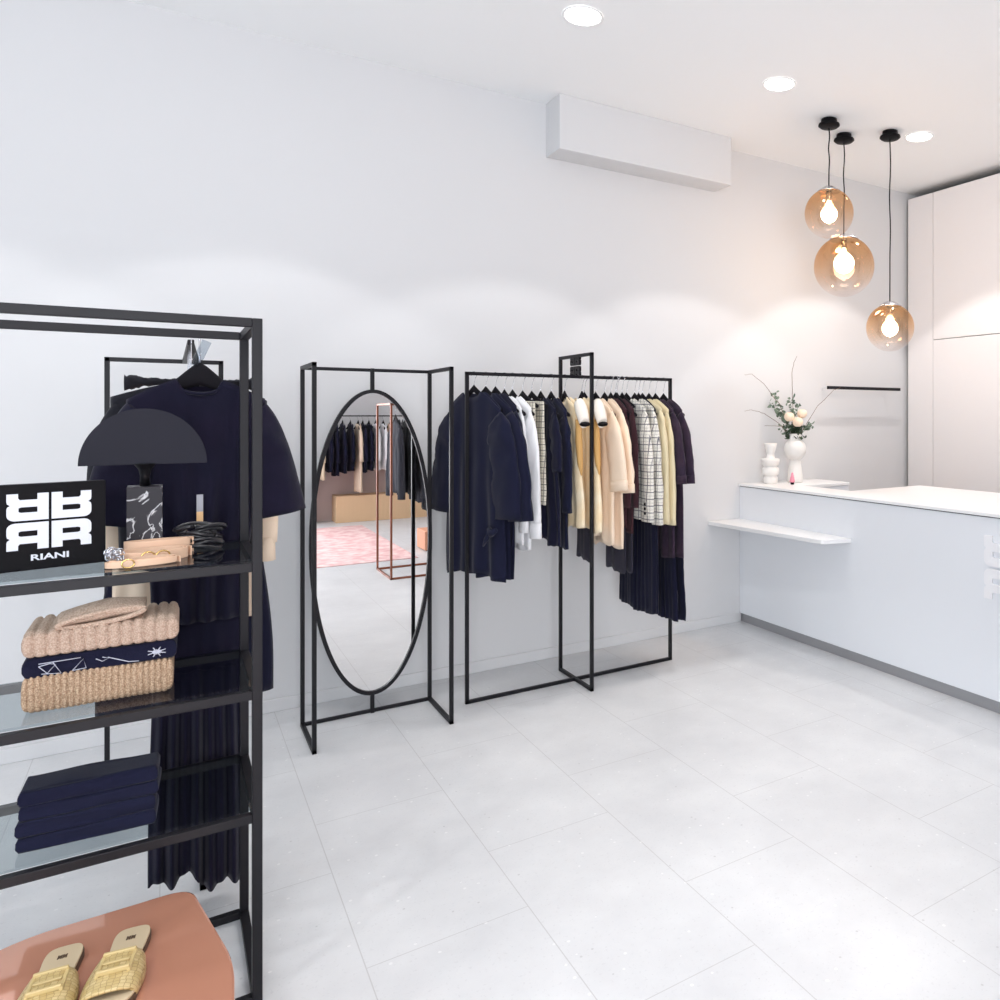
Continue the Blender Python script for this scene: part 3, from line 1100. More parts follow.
for i, (x, zh, lab, sh, mm) in enumerate(((2.266, .35, 'long navy pleated dress hanging between the checked and sand jackets', 'long navy pleated dress', navy2), (2.382, .31, 'long plum and navy tiered dress, second from the right end', 'second long dress from the right', plum), (2.438, .295, 'long plum and navy tiered dress, rightmost on the long rack', 'rightmost long dress', plum))):
    def tier(t, z0, x=x, i=i):
        b = body_mesh(ws=.225, wh=.262, zn=.40, zt=.395, zh=.0, T_=.02, folds=9, amp=.004, seed=40 + i, nw=.9, nd=0, nb=0, pleat=(0, 13, .006), hemvar=.006)
        b.build('tier', navy2, t, solid=.003)
    zz = zh
    if i == 0:
        hang(x, RY, NR, sh, mm, dict(ws=.20, wh=.235, zh=zz, zt=1.53, T_=.014, folds=9, amp=.004, seed=24 + i, pleat=(.35, 11, .005)), (), 'pleated_dress', 'dress', lab, zn=1.6)
    else:
        t_ = hang(x, RY, NR, sh, mm, dict(ws=.21, wh=.225, zh=zz + .36, zt=1.53, T_=.018, folds=5, amp=.006, seed=24 + i), both(.21, 1.52, .265, 1.13, .06, .075, .07, T_=.022, seed=24 + i, cuff=(1.04, .03)), 'tiered_dress', 'dress', lab, zn=1.6)
        body_mesh(ws=.222, wh=.255, zn=.03, zt=.03, zh=-.36, T_=.02, folds=9, amp=.004, seed=40 + i, nw=.9, nd=0, nb=0, pleat=(0, 13, .006), hemvar=.006).build('skirt_tier', navy2, t_, solid=.003)

# ------------------------------------------------------------------ face-out rack at the left
t = thing('face_out_rack', 'black metal display rack by the back wall behind the glass shelf unit', 'clothes rack', (0, 4.2, 0))
for x in (-.207, .193):
    bar_obj('end_post', t, black_metal, [(x, 0, h), (x, 0, 1.735)], S)
bar_obj('top_rail', t, black_metal, [(-.207, 0, 1.735), (.193, 0, 1.735)], S)
bar_obj('floor_rail', t, black_metal, [(-.207, 0, h), (.193, 0, h)], S)
bar_obj('hanging_rail', t, black_metal, [(.06, 0, 1.735), (.06, -1.12, 1.735)], S)
bar_obj('front_post', t, black_metal, [(.09, -1.22, h), (.09, -1.22, 1.2)], S)
bar_obj('floor_rail', t, black_metal, [(.09, 0, h), (.09, -1.22, h)], S)
MB().tube([(.09, -1.22, 1.2), (.09, -1.20, 1.6), (.06, -1.12, 1.735)], .009, 8).build('front_post', black_metal, t)
GF = 'garments hanging on the face-out rack at left'
HF = 'hangers on the face-out rack at left'
mm = MB()
# front navy dress
DY = 2.87
zD = .10
t = thing('maxi_dress', 'long navy short-sleeved dress with pleated skirt, hanging foremost at left', 'dress', (.078, DY, zD), 0, GF)
body_mesh(ws=.175, wh=.118, zn=1.607 - zD, zt=1.545 - zD, zh=.878 - zD, T_=.044, folds=5, amp=.010, nw=.31, nd=.042, nb=.02, seed=60, hemvar=.0, NU=60, NV=36).build('bodice', ink, t, solid=.003)
body_mesh(ws=.112, wh=.125, zn=.885 - zD, zt=.883 - zD, zh=.0, T_=.048, folds=5, amp=.010, nw=.9, nd=0, nb=0, seed=61, hemvar=.03, pleat=(.02, 8, .013), NU=110, NV=36).build('skirt', ink, t, solid=.003)
for s in (-1, 1):
    sleeve_mesh(p0=(s * .118, 0, 1.486 - zD), p1=(s * .162, 0, 1.438 - zD), p2=(s * .206, -.005, 1.185 - zD), w0=.074, w1=.072, w2=.078, T_=.05, seed=62 + s, wr=.012, N=26, M_=26).build('sleeve', ink, t, solid=.003)
# collar rib
pts = []
for k in range(33):
    a = 2 * PI * k / 32
    pts.append((.054 * math.cos(a), -.004 - .030 * math.sin(a), 1.604 - zD - .040 * max(0, math.sin(a)) ** .6))
MB().tube(pts, .0055, 8).build('neckband', ink, t)
g = thing('price_tag', 'small silver and gold swing tag hanging on the foremost navy dress', 'tag', (.076, DY - .085, 1.17), 0)
MB().box(-.008, .008, -.002, .002, .045, .095).build('silver_half', mat('silver_card', (150, 150, 158), .4), g)
MB().box(-.008, .008, -.002, .002, .0, .045).build('gold_half', mat('tan_card', (226, 184, 132), .5), g)
hg = thing('clothes_hanger', 'wide black velvet hanger inside the foremost navy dress', 'hanger', (.078, DY, 1.60), 0, HF)
rings = []
for k in range(21):
    u = -1 + 2 * k / 20
    x = .20 * u
    z = .026 - .125 * abs(u) ** 1.15
    hh_ = .014 + .022 * math.exp(-(u / .3) ** 2)
    rings.append([(x * .85, .012 * math.cos(2 * PI * q / 10), z + hh_ * math.sin(2 * PI * q / 10)) for q in range(10)])
MB().loft(rings, True, True, True).build('shoulder_bar', black_hanger, hg)
pts = [(0, 0, .04), (0, 0, .09)] + [(0, .02 * math.cos(a) - .0, .128 + .022 * math.sin(a)) for a in [-1.2 + 4.0 * k / 9 for k in range(10)]]
MB().tube(pts, .0025, 8).build('hook', chrome, hg)
MB().tube([(-.012, 0, .05), (.018, -.01, .125)], .013, 10).build('hook_sleeve', glass_mat('clear_film', (225, 230, 235), 1.5, .1), hg)


def facing(y, x, short, m, body, sleeves, name, cat, label, hw=.2, zn=1.60, hbody=black_hanger):
    return hang(x, y, 0, short, m, body, sleeves, name, cat, label, group=GF, hgroup=HF, rail_z=1.744, zn=zn, hw=hw, hbody=hbody)


facing(3.02, .06, 'black padded jacket', black_f, dict(ws=.20, wh=.18, zh=1.02, zt=1.555, T_=.03, seed=70), both(.20, 1.54, .21, 1.25, .05, .05, .045, T_=.03, seed=70), 'cropped_jacket', 'jacket', 'dark jacket hanging directly behind the foremost navy dress')
facing(3.12, .06, 'peach open blouse', peach, dict(ws=.195, wh=.20, zh=.83, zt=1.54, T_=.03, folds=5, amp=.015, seed=71), [sl(1, .19, 1.53, .215, 1.06, .05, .055, .030, T_=.03, seed=71, cuff=(.8, .06)), sl(-1, .19, 1.53, .215, 1.05, .05, .055, .04, T_=.03, seed=72)], 'draped_blouse', 'blouse', 'peach satin blouse with long cuffs showing below the navy sleeves')
facing(3.24, .06, 'peach knit cardigan', peachd, dict(ws=.21, wh=.20, zh=1.0, zt=1.54, T_=.03, folds=4, amp=.012, seed=73), both(.205, 1.53, .205, 1.08, .05, .06, .045, T_=.03, seed=73), 'cardigan', 'cardigan', 'peach knit cardigan deepest among the peach garments at left')
facing(3.34, .06, 'navy pencil skirt', navy2, dict(ws=.16, wh=.255, zn=1.56, zt=1.55, zh=.48, T_=.03, folds=3, amp=.006, seed=74, nd=.002, nb=.002), (), 'long_skirt', 'skirt', 'navy skirt whose hem shows right of the shelf unit post')
facing(3.44, .06, 'rose satin skirt', fab('rose_satin', (222, 184, 170), (236, 208, 196)), dict(ws=.15, wh=.235, zn=1.56, zt=1.55, zh=.72, T_=.04, folds=7, amp=.014, seed=75, nd=.002, nb=.002), (), 'satin_skirt', 'skirt', 'rose satin skirt seen under the top glass shelf')
facing(3.54, .06, 'striped knit top', stripe, dict(ws=.13, wh=.225, zn=1.58, zt=1.55, zh=.84, T_=.03, seed=76), (), 'striped_top', 'top', 'black and white striped top peeking out behind the folded sweaters', hw=.11)
# bulky black fur collar peeking above the shoulders
t = thing('fur_collar', 'fluffy black fur shawl peeking over both shoulders of the navy dress', 'shawl', (.076, 3.18, 1.58), 0)
mb = MB()
rings = []
for k in range(61):
    u = -1 + 2 * k / 60
    c = Vector((.190 * u, 0, .030 - .006 * abs(u) ** 3))
    row = []
    for q in range(14):
        a = 2 * PI * q / 14
        rr = (.009 + .016 * abs(u) ** 3) * (1 + .5 * noise.noise(Vector((u * 14, math.cos(a) * 2, math.sin(a) * 2))))
        row.append(c + Vector((0, rr * math.cos(a), rr * math.sin(a))))
    rings.append(row)
mb.loft(rings, True, True, True)
mb.build('shawl_body', black_f, t)

# ------------------------------------------------------------------ glass shelf unit, foreground left
SX1, SX0, SY0, SY1, ST = .184, -.78, 2.325, 2.745, 1.735
B = .0225
t = thing('shelf_unit', 'black metal shelf unit with glass shelves in the left foreground', 'shelf', ((SX0 + SX1) / 2, (SY0 + SY1) / 2, 0))
ox, oy = (SX0 + SX1) / 2, (SY0 + SY1) / 2
for x in (SX0, SX1):
    for y in (SY0, SY1):
        bar_obj('post', t, black_metal, [(x - ox, y - oy, B / 2), (x - ox, y - oy, ST)], B)


def ring(name, z, s):
    a, b, c, d = SX0 - ox, SX1 - ox, SY0 - oy, SY1 - oy
    mb = MB()
    bar(mb, (a + B, c, z), (b - B, c, z), s)
    bar(mb, (a + B, d, z), (b - B, d, z), s)
    bar(mb, (a, c + B, z), (a, d - B, z), s)
    bar(mb, (b, c + B, z), (b, d - B, z), s)
    return mb.build(name, black_metal, t, bevel=.0015)


ring('top_frame', ST, B)
ring('bottom_frame', B / 2, B)
SZ = [1.125, .800, .487]
for z in SZ:
    ring('shelf_frame', z - B / 2 - .001, B)
    MB().box(SX0 - ox + .012, SX1 - ox - .012, SY0 - oy + .012, SY1 - oy - .012, z, z + .006).build('glass_shelf', glass, t)

# sign block
s0, s1, s2 = SZ[0] + .0065, SZ[1] + .0065, SZ[2] + .0065
ang = math.atan2(2.501 - 2.456, -.131 + .314)
t = thing('logo_sign', 'black square sign block with white four-letter emblem, on the top glass shelf', 'sign', (-.2235, 2.485, s0), ang)
MB().box(-.100, .100, 0, .022, 0, .205).build('block', black_satin, t, bevel=.0015)
lg = logo(.155, .133, .0012)
lg.build('emblem', mat('sign_white', (214, 217, 226), .5), t, loc=(-.006, 0, .116))
cu = bpy.data.curves.new('lettering', 'FONT')
cu.body = 'RIANI'
cu.size = .024
cu.extrude = .0008
cu.offset = .0006
cu.align_x = 'CENTER'
tmp = bpy.data.objects.new('tmp', cu)
C.objects.link(tmp)
dg = bpy.context.evaluated_depsgraph_get()
me = bpy.data.meshes.new_from_object(tmp.evaluated_get(dg))
bpy.data.objects.remove(tmp)
for v in me.vertices:
    v.co = Vector((v.co.x * 1.18, -v.co.z - .0002, v.co.y * .82))
me.materials.clear()
me.materials.append(MATS['sign_white'])
lo = bpy.data.objects.new('lettering', me)
C.objects.link(lo)
lo.parent = t
lo.location = (-.006, 0, .023)

# table lamp
t = thing('table_lamp', 'table lamp with black half-disc shade on a dark marble block', 'lamp', (-.050, 2.625, s0), 0)
MB().box(-.038, .038, -.038, .038, 0, .178).build('marble_base', marble_mat(), t, bevel=.001)
MB().lathe([(.012, .178), (.011, .205), (.014, .222), (.024, .236), (.026, .238)], n=24).build('neck', black_satin, t)
pl = [(.138 * math.cos(PI * k / 48), .236 + .150 * math.sin(PI * k / 48)) for k in range(49)]
MB().prism(pl, -.011, .011, lambda u, v, w_: (u, w_, v)).build('shade', mat('shade_black', (33, 33, 42), .55, spec=.12), t, bevel=.001)

# belts
belt_m = mat('beige_leather', (222, 186, 158), .5, bump=('noise', 120, .1))
belt_d = mat('black_leather', (26, 25, 30), .35)


def strap_mb(pts, wz, th):
    """ribbon standing on edge along pts (x,y,z)"""
    pts = [Vector(p) for p in pts]
    rings = []
    for i, p in enumerate(pts):
        d = pts[min(i + 1, len(pts) - 1)] - pts[max(i - 1, 0)]
        n_ = Vector((d.y, -d.x, 0)).normalized()
        rings.append([p + n_ * th / 2, p + n_ * th / 2 + Vector((0, 0, wz)), p - n_ * th / 2 + Vector((0, 0, wz)), p - n_ * th / 2])
    return MB().loft(rings, True, True, True, smooth=False)


def coil(cx, cy, z, rx, ry, turns, wz, th, rise=0, rot=0, tail=0, ph=0):
    pts = []
    n = int(40 * turns)
    for k in range(n + 1):
        a = 2 * PI * k / 40 + ph
        q = 1 - .10 * k / 40
        x, y = rx * q * math.cos(a), ry * q * math.sin(a)
        pts.append((cx + x * math.cos(rot) - y * math.sin(rot), cy + x * math.sin(rot) + y * math.cos(rot), z + rise * k / n))
    return strap_mb(pts, wz, th)


t = thing('leather_belt', 'coiled beige leather belt with gold ring buckle, in front of the lamp', 'belt', (-.035, 2.48, s0), .12, 'belts on the top glass shelf')
coil(0, 0, 0, .085, .050, 2.6, .026, .003, rot=0).build('strap', belt_m, t)
ringb = MB()
for cxx in (-.012, .018):
    ringb.tube([(cxx + .014 * math.cos(2 * PI * k / 20), -.056 - .002, .016 + .012 * math.sin(2 * PI * k / 20)) for k in range(21)], .0022, 6)
ringb.build('buckle', gold, t)
t = thing('leather_belt', 'narrow beige leather belt lying loosely with a ring nearest the shelf edge', 'belt', (-.05, 2.395, s0), .08, 'belts on the top glass shelf')
coil(0, .0, 0, .075, .028, 2.3, .014, .003, rise=.006).build('strap', belt_m, t)
MB().tube([(-.03 + .012 * math.cos(2 * PI * k / 20), -.031, .012 + .010 * math.sin(2 * PI * k / 20)) for k in range(21)], .0018, 6).build('buckle', gold, t)
t = thing('leather_belt', 'beige leather belt end stacked on the coiled belt, pointing right', 'belt', (-.02, 2.56, s0), .05, 'belts on the top glass shelf')
coil(0, 0, 0, .075, .022, 2.2, .040, .003).build('strap', belt_m, t)
t = thing('braided_belt', 'tangled black leather belt right of the marble lamp', 'belt', (.072, 2.60, s0), 0, 'belts on the top glass shelf')
mb = MB()
for q in range(7):
    ph, rx, ry = R.uniform(0, 6), R.uniform(.035, .06), R.uniform(.02, .04)
    mb.tube([(rx * math.cos(a * .31 + ph), ry * math.sin(a * .31 + ph), .008 + .009 * q + .006 * math.sin(a * .7 + q)) for a in range(21)], .0055, 6)
mb.build('braid', belt_d, t)
t = thing('chain_bracelet', 'small silver chain bracelet beside the sign block', 'bracelet', (-.105, 2.43, s0), 0)
mb = MB()
for q in range(26):
    c = Vector((R.uniform(-.016, .016), R.uniform(-.03, .03), .008 + R.uniform(0, .032)))
    ax = Vector((R.gauss(0, 1), R.gauss(0, 1), R.gauss(0, 1))).normalized()
    a_ = ax.orthogonal().normalized()
    b_ = ax.cross(a_)
    mb.tube([c + (a_ * math.cos(2 * PI * k / 10) + b_ * math.sin(2 * PI * k / 10)) * .008 for k in range(11)], .0018, 5)
mb.build('chain', chrome, t)
t = thing('coral_ring', 'tiny red ring box just right of the marble lamp base', 'jewellery', (.012, 2.60, s0), .3)
MB().box(-.008, .008, -.008, .008, 0, .012).build('box', mat('coral', (190, 60, 50), .5), t, bevel=.002)


# folded clothes
def folded(width, depth, hh, ribs=0, ramp=.0, seed=0, z0=0, sag=.004, endr=.02, front=-1, NX=None, top_fn=None):
    """a folded piece: rounded cross-section extruded along X, fold towards -Y"""
    NX = NX or (ribs * 6 if ribs else 60)
    NP = 44
    rings = []
    for i in range(NX + 1):
        u = i / NX
        x = (u - .5) * width
        e = min(u, 1 - u) * width
        k = 1.0 if e > endr else math.sqrt(max(0, 1 - (1 - e / endr) ** 2)) * .55 + .45
        rib = ramp * (abs(math.sin(PI * ribs * u)) ** .5 if ribs else 0)
        row = []
        r_ = hh / 2
        for q in range(NP):
            a = 2 * PI * q / NP
            ca, sa = math.cos(a), math.sin(a)
            yy = (depth / 2) * (abs(ca) ** .25) * (1 if ca > 0 else -1)
            zz = r_ * (abs(sa) ** .36) * (1 if sa > 0 else -1)
            n_ = noise.noise(Vector((x * 9 + seed, ca * 2, sa * 2 + seed))) * .005
            row.append((x * (1 if True else 1), yy + (rib + n_) * (1 if ca > 0 else -1), z0 + r_ + zz * k + (rib + n_ * .6) * (1 if zz > 0 else -.15)))
        rings.append(row)
    return MB().loft(rings, True, True, True)


def knit_mat(name, c1, c2, sc):
    m = bpy.data.materials.new(name)
    m.use_nodes = True
    nt = m.node_tree
    N, L = nt.nodes, nt.links
    b = N['Principled BSDF']
    b.inputs['Roughness'].default_value = .95
    b.inputs['Specular IOR Level'].default_value = .2
    tc = N.new('ShaderNodeTexCoord')
    vo = N.new('ShaderNodeTexVoronoi')
    vo.inputs['Scale'].default_value = sc
    L.new(tc.outputs['Object'], vo.inputs['Vector'])
    rp = N.new('ShaderNodeValToRGB')
    rp.color_ramp.elements[0].position = .1
    rp.color_ramp.elements[0].color = lin(c1)
    rp.color_ramp.elements[1].position = .75
    rp.color_ramp.elements[1].color = lin(c2)
    L.new(vo.outputs['Distance'], rp.inputs[0])
    L.new(rp.outputs[0], b.inputs['Base Color'])
    bp = N.new('ShaderNodeBump')
    bp.inputs['Strength'].default_value = .6
    bp.inputs['Distance'].default_value = .003
    bp.invert = True
    L.new(vo.outputs['Distance'], bp.inputs['Height'])
    L.new(bp.outputs[0], b.inputs['Normal'])
    return m


kn1 = knit_mat('beige_rib_knit', (204, 178, 152), (150, 124, 100), 260)
kn2 = knit_mat('rose_beige_knit', (208, 184, 166), (176, 150, 132), 260)
cxs, cys, rzs = -.130, 2.498, -.015
GS = 'folded sweaters stacked on the middle glass shelf'
t = thing('folded_sweater', 'chunky beige ribbed sweater folded at the bottom of the stack', 'sweater', (cxs, cys, s1), rzs, GS)
folded(.285, .175, .086, ribs=24, ramp=.006, seed=1, endr=.018).build('knit_body', kn1, t)
t = thing('folded_sweater', 'navy patterned top folded between the two beige sweaters', 'sweater', (cxs + .004, cys - .002, s1 + .080), rzs, GS)
folded(.290, .175, .052, seed=5, endr=.014).build('folded_body', navy2, t)
mb = MB()
pat = [[(-.115, .030), (-.10, .012), (-.085, .030), (-.095, .034), (-.115, .030)], [(-.115, .036), (-.04, .038)], [(-.055, .010), (-.035, .034), (-.03, .012), (-.055, .010)], [(-.11, .012), (-.075, .008), (-.09, .036)], [(.01, .030), (.05, .012), (.07, .010)], [(-.012, .030), (0, .022), (.012, .027), (.0, .032)]]
for p in pat:
    mb.tube([(a, -.092, b) for a, b in p], .0011, 4)
for k in range(16):
    a = 2 * PI * k / 16
    r_ = .012 if k % 2 else .006
    mb.tube([(.105, -.092, .026), (.105 + r_ * 1.6 * math.cos(a), -.092, .026 + r_ * math.sin(a))], .0012, 4)
mb.build('embroidery', mat('pale_thread', (190, 192, 205), .8), t)
t = thing('folded_sweater', 'rose-beige turtleneck sweater folded on top of the stack', 'sweater', (cxs + .006, cys - .004, s1 + .129), rzs, GS)
folded(.295, .175, .060, ribs=13, ramp=.007, seed=9, endr=.024).build('knit_body', kn2, t)
# rolled collar lying on it: flattened tube open to the front
rings = []
for k in range(25):
    u = k / 24
    a = PI * 2 * k / 24
    rings.append(a)
rows = []
for i in range(21):
    s = i / 20
    x = -.085 + .165 * s
    hgt = .024 + .012 * math.sin(s * PI)
    zc = .062 + hgt * .5 + .014 * s
    dp = .055
    row = []
    for q in range(24):
        a = 2 * PI * q / 24
        row.append((x, -.035 + dp * math.cos(a), zc + hgt * .62 * math.sin(a) + .003 * noise.noise(Vector((x * 20, math.cos(a), 3)))))
    rows.append(row)
MB().loft(rows, True, True, True).build('turtleneck', kn2, t)
rows = []
for i in range(41):
    a = 2 * PI * i / 40
    rows.append((-.003 + .082 * math.cos(a), -.088 + .004 * math.sin(a * 2), .078 + .013 * math.sin(a) + .010 * math.cos(a)))
MB().tube(rows, .006, 8).build('collar_edge', kn2, t)

GN = 'folded navy trousers piled on the lowest glass shelf'
for k in range(4):
    t = thing('folded_trousers', ['bottom of the four folded navy trousers on the lowest shelf', 'second from the bottom of the four folded navy trousers', 'second from the top of the four folded navy trousers', 'topmost of the four folded navy trousers on the lowest shelf'][k], 'trousers',
              (-.150 + (0, -.002, .005, .003)[k], 2.446 + (0, .002, .004, .002)[k], s2 + .0345 * k), (-.01, .01, -.015, .0)[k] - .04, GN)
    folded(.258, .11, .038, seed=20 + k, endr=.006).build('cloth', navy, t)
    

# ------------------------------------------------------------------ peach table and sandals
def rounded(poly, r, n=8):
    out = []
    N_ = len(poly)
    for i in range(N_):
        a, b, c = Vector(poly[i - 1]), Vector(poly[i]), Vector(poly[(i + 1) % N_])
        rr = r[i] if isinstance(r, (list, tuple)) else r
        d0, d1 = (a - b).normalized(), (c - b).normalized()
        p0, p1 = b + d0 * rr, b + d1 * rr
        for k in range(n + 1):
            s = k / n
            out.append(tuple(p0 * (1 - s) ** 2 + b * 2 * s * (1 - s) + p1 * s * s))
    return out


TZ = .36
t = thing('side_table', 'low table with glossy peach-coloured angular top holding gold sandals', 'table', (-.2, 1.85, 0))
poly = [(-.31, 2.285), (.045, 2.292), (.113, 1.93), (.09, 1.52), (-.16, 1.36), (-.52, 1.45), (-.62, 1.86)]
poly = [(a + .2, b - 1.85) for a, b in poly]
pm_ = mat('peach_lacquer', (222, 158, 130), .10, .35, coat=1.0, spec=.8)
MB().prism(list(reversed(rounded(poly, [.12, .05, .07, .12, .12, .12, .15]))), TZ - .022, TZ).build('tabletop', pm_, t, bevel=.005)
for a, b in ((.20, .30), (.18, -.30), (-.28, -.25), (-.26, .20)):
    MB().tube([(a * .8, b * .8, TZ - .022), (a, b, 0)], .016, 14, r1=.010).build('leg', pm_, t)

def croc_mat():
    m = bpy.data.materials.new('gold_croc_leather')
    m.use_nodes = True
    nt = m.node_tree
    N, L = nt.nodes, nt.links
    b = N['Principled BSDF']
    b.inputs['Roughness'].default_value = .42
    b.inputs['Metallic'].default_value = .1
    tc = N.new('ShaderNodeTexCoord')
    nz = N.new('ShaderNodeTexNoise')
    nz.inputs['Scale'].default_value = 50
    L.new(tc.outputs['Object'], nz.inputs['Vector'])
    mx = N.new('ShaderNodeMix')
    mx.data_type = 'VECTOR'
    mx.inputs['Factor'].default_value = .006
    L.new(tc.outputs['Object'], mx.inputs[4])
    L.new(nz.outputs['Color'], mx.inputs[5])
    br = N.new('ShaderNodeTexBrick')
    br.inputs['Color1'].default_value = lin((206, 186, 138))
    br.inputs['Color2'].default_value = lin((184, 160, 106))
    br.inputs['Mortar'].default_value = lin((156, 130, 80))
    br.inputs['Scale'].default_value = 1
    br.offset = .12
    br.inputs['Brick Width'].default_value = .010
    br.inputs['Row Height'].default_value = .0085
    br.inputs['Mortar Size'].default_value = .0007
    br.inputs['Mortar Smooth'].default_value = .6
    L.new(mx.outputs[1], br.inputs['Vector'])
    L.new(br.outputs['Color'], b.inputs['Base Color'])
    bp = N.new('ShaderNodeBump')
    bp.inputs['Strength'].default_value = .5
    bp.inputs['Distance'].default_value = .001
    bp.invert = True
    L.new(br.outputs['Fac'], bp.inputs['Height'])
    L.new(bp.outputs[0], b.inputs['Normal'])
    return m


gold_croc = croc_mat()
gold_trim = mat('gold_leather_trim', (196, 174, 122), .4)
insole_m = mat('insole_leather', (192, 174, 144), .55)
sole_m = mat('dark_sole', (78, 58, 42), .6)


def sandal(x, y, rz, label, mirror=1):
    t = thing('slide_sandal', label, 'sandal', (x, y, TZ), rz, 'pair of gold slide sandals')
    # local: heel at +Y .13, toe at -Y
    out = [(0, .130), (.022, .126), (.031, .105), (.031, .06), (.028, .01), (.034, -.04), (.043, -.085), (.040, -.115), (.024, -.135), (0, -.140), (-.022, -.132), (-.036, -.105), (-.040, -.07), (-.035, -.03), (-.028, .01), (-.030, .06), (-.031, .105), (-.022, .126)]
    out = [(a * mirror, b) for a, b in out]
    sm_ = []
    N_ = len(out)
    for i in range(N_):
        p0, p1, p2, p3 = [Vector(out[(i + k) % N_]) for k in (-1, 0, 1, 2)]
        for q in range(5):
            u = q / 5
            sm_.append(tuple(.5 * ((2 * p1) + (p2 - p0) * u + (2 * p0 - 5 * p1 + 4 * p2 - p3) * u * u + (3 * p1 - p0 - 3 * p2 + p3) * u ** 3)))
    MB().prism([(a * 1.04, b * 1.01) for a, b in sm_], 0, .014).build('sole', sole_m, t, bevel=.002)
    MB().prism([(a * .99, b * .99) for a, b in sm_], .0141, .020).build('insole', insole_m, t, bevel=.0015)
    ins = t.children[-1] if t.children[-1].name.startswith('insole') else t
    lgm = logo(.016, .014, .0004)
    lgm.v = [(a, c, .0202 - b) for a, b, c in lgm.v]
    lgm.build('insole_mark', sole_m, ins, loc=(0, .088, 0), rot=(0, 0, PI))
    # strap: arch over the front
    rows = []
    for i in range(15):
        yy = .012 - .112 * i / 14
        s = i / 14
        hw_ = .037 + .010 * math.sin(s * PI * .8)
        top_ = .040 + .006 * (1 - s) - .006 * s
        row = []
        for k in range(19):
            a = PI * k / 18
            row.append((hw_ * math.copysign(abs(math.cos(a)) ** .75, math.cos(a)), yy - .010 * math.sin(a), .008 + (top_ - .008) * math.sin(a) ** .8))
        rows.append(row)
    strap = MB().loft(rows, closed=False).build('strap', gold_croc, t, solid=.005)
    # square buckle frame on the strap
    mb = MB()
    cz = .0445
    for (x0, x1, y0, y1) in ((-.027, .027, -.008, -.001), (-.027, .027, -.066, -.059), (-.029, -.022, -.066, -.001), (.022, .029, -.066, -.001)):
        zc0 = cz - (.006 if abs((x0 + x1) / 2) > .01 else 0)
        mb.box(x0, x1, y0, y1, zc0 - .004, zc0 + .006)
    mb.box(-.022, .022, -.036, -.030, cz - .002, cz + .003)
    mb.build('buckle', gold_trim, strap, bevel=.002)
    return t


sandal(-.078, 2.022, -.16, 'right-hand gold crocodile-patterned slide sandal on the peach table', 1)
sandal(-.185, 2.030, -.10, 'left-hand gold crocodile-patterned slide sandal on the peach table', -1)

# ------------------------------------------------------------------ rest of the shop, seen in the mirror
rug_m = mat('pink_rug_wool', (240, 212, 208), .95, bump=('noise', 300, .3), mottled=((222, 172, 172), 9))
t = MB().box(-.75, 2.12, -3.05, -.10, .0, .008).build('area_rug', rug_m)
tag(t, 'faded pink patterned rug reflected in the oval mirror', 'rug')
oak = mat('light_oak', (232, 196, 156), .5, bump=('X', 6, .1))
t = thing('oak_bench', 'light oak bench against the far wall, reflected in the oval mirror', 'bench', (2.5, -3.66, 0))
MB().box(-.62, .62, -.185, .165, 0, .02).box(-.62, .62, -.185, .165, .345, .368).box(-.62, -.595, -.185, .165, .02, .345).box(.595, .62, -.185, .165, .02, .345).build('carcass', oak, t, bevel=.002)
MB().box(-.595, .595, -.13, .165, .02, .345).build('inner_panel', oak, t)
for k in range(3):
    MB().box(-.36 + k * .31, -.06 + k * .31, -.165, -.13, .05, .31).build('drawer_front', oak, t, bevel=.003)
struct(MB().box(1.0, 3.4, YB, YB + .02, 0, .95).build('trim_2', mat('mauve_panel', (212, 196, 194), .7)))
struct(MB().box(1.0, 1.62, YB, YB + .24, 0, 1.35).build('trim_3', mat('grey_panel', (186, 182, 184), .7)))
t = thing('wall_clothes_rail', 'thin black rail on the far wall full of clothes, reflected in the mirror', 'clothes rail', (2.2, YB, 1.487))
MB().box(-1.15, 1.0, .29, .305, -.008, .008).build('rail', black_metal, t)
for x in (-.6, .3, .95):
    MB().box(x, x + .012, 0, .29, -.006, .006).build('bracket', black_metal, t)
FG = 'clothes on the far rail reflected in the mirror'
far = [(1.50, creamy, .55, 'cream blouse'), (1.60, whitef, .40, 'long white dress'), (1.70, cream, .62, 'cream cardigan'), (1.80, navy, .72, 'navy jacket'), (1.88, navy2, .66, 'dark navy dress'), (1.97, navy, .70, 'navy blouse'), (2.07, navy2, .72, 'navy knit'), (2.17, peach, .42, 'peach dress'), (2.23, navy, .70, 'navy cardigan'), (2.31, navy2, .72, 'navy shirt'), (2.40, whitef, .72, 'white shirt'), (2.50, whitef, .72, 'white blouse'), (2.60, peachd, .60, 'rose blouse')]
ordn = ['first', 'second', 'third', 'fourth', 'fifth', 'sixth', 'seventh', 'eighth', 'ninth', 'tenth', 'eleventh', 'twelfth', 'thirteenth']
for i, (x, m_, zh, nm) in enumerate(far):
    hang(x, YB + .298, PI / 2, nm + ' on the far rail', m_, dict(ws=.19, wh=.21, zh=zh, zt=1.33, zn=1.38, T_=.028, folds=4, amp=.01, seed=80 + i, NU=24, NV=14), both(.19, 1.32, .22, max(zh + .1, .85), .05, .055, .04, T_=.025, seed=80 + i, N=10, M_=10), nm.replace(' ', '_'), nm.split()[-1],
         nm + ' reflected in the mirror, ' + ordn[i] + ' along the far rail', group=FG, hgroup='hangers on the far rail reflected in the mirror', rail_z=1.495, zn=1.395, drop=.05)
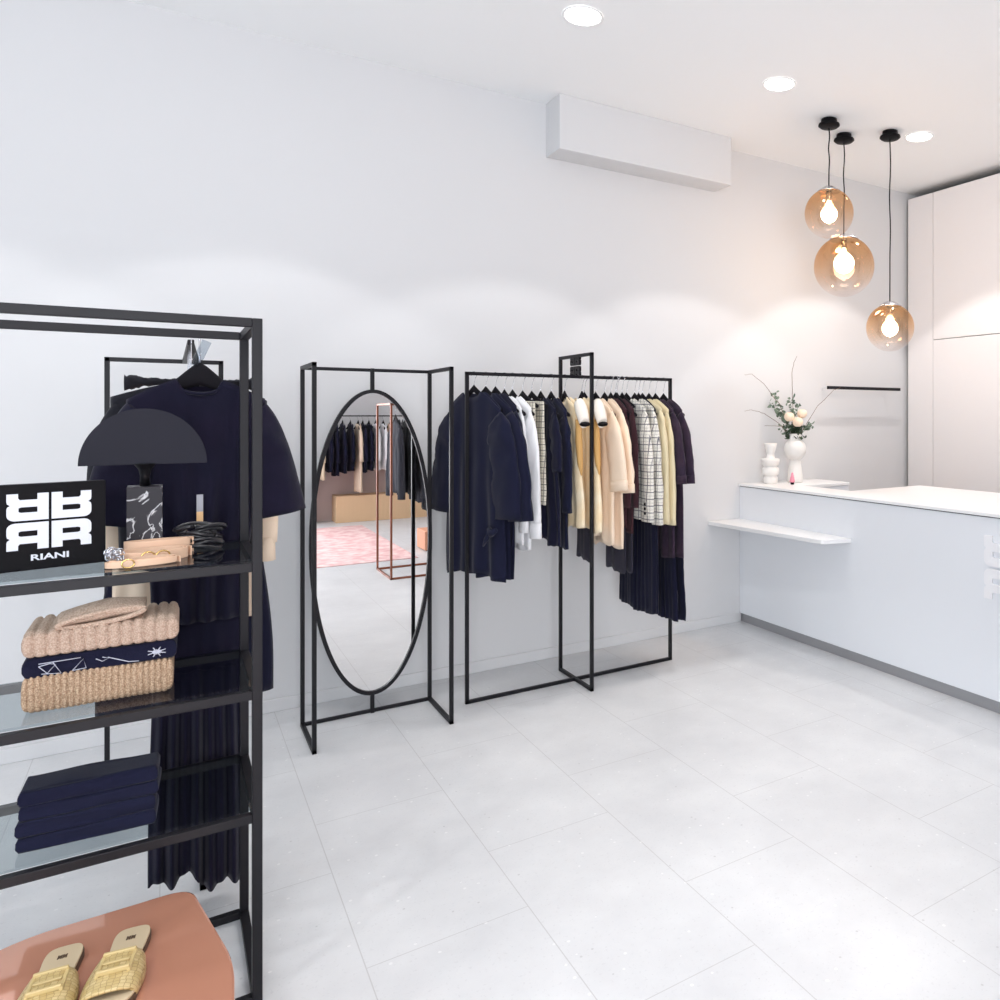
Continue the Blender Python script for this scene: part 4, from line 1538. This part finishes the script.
# copper rack
t = thing('copper_rack', 'copper tube clothes rack with dark jackets, reflected in the mirror', 'clothes rack', (2.3, .6, 0))
c0, c1, d0, d1, ct = -.66, .70, -.275, .30, 1.60
for x in (c0, c1):
    for y in (d0, d1):
        bar_obj('post', t, copper, [(x, y, h), (x, y, ct)], S)
for z in (h, ct):
    for x in (c0, c1):
        bar_obj('cross_rail', t, copper, [(x, d0, z), (x, d1, z)], S)
for y in (d0, d1):
    bar_obj('long_rail', t, copper, [(c0, y, h), (c1, y, h)], S)
bar_obj('hanging_rail', t, copper, [(c0, .01, ct), (c1, .01, ct)], S)
dark = [(1.74, grey_f, .78, 'short dark grey blazer'), (1.84, black_f, .76, 'black blazer'), (1.94, grey_f, .68, 'dark grey jacket'), (2.05, black_f, .58, 'black jacket'), (2.17, black_f, .45, 'long black coat'), (2.32, ink, .55, 'ink jacket'), (2.44, cream, .35, 'cream dress'), (2.58, black_f, .5, 'black cardigan'), (2.75, burg, .5, 'burgundy cardigan')]
for i, (x, m_, zh, nm) in enumerate(dark):
    hang(x, .61, NR, nm + ' on the copper rack', m_, dict(ws=.20, wh=.22, zh=zh, zt=1.40, zn=1.46, T_=.034, folds=4, amp=.01, seed=100 + i, NU=24, NV=16), both(.20, 1.39, .24, .72, .05, .06, .05, T_=.03, seed=100 + i, N=10, M_=12), nm.replace(' ', '_'), nm.split()[-1],
         nm + ' reflected in the mirror, ' + ordn[i] + ' from the front of the copper rack', group='clothes on the copper rack', hgroup='hangers on the copper rack', rail_z=1.609, zn=1.475, drop=.06)
t = thing('wooden_cube', 'pale terracotta cube pedestal on the floor, reflected in the mirror', 'pedestal', (2.45, -.62, 0))
MB().box(-.17, .17, -.17, .17, .01, .22).build('block', mat('terracotta', (222, 160, 128), .6), t, bevel=.006)
MB().box(-.15, .15, -.15, .15, 0, .01).build('foot', black_satin, t)
t = thing('pillar_candle', 'white pillar candle on the terracotta pedestal, reflected in the mirror', 'candle', (2.42, -.60, .22))
MB().lathe([(.035, 0), (.036, .005), (.036, .13), (.030, .137)], n=28).build('wax', ceramic, t)
MB().tube([(0, 0, .135), (.002, 0, .15)], .0015, 6).build('wick', black_satin, t)
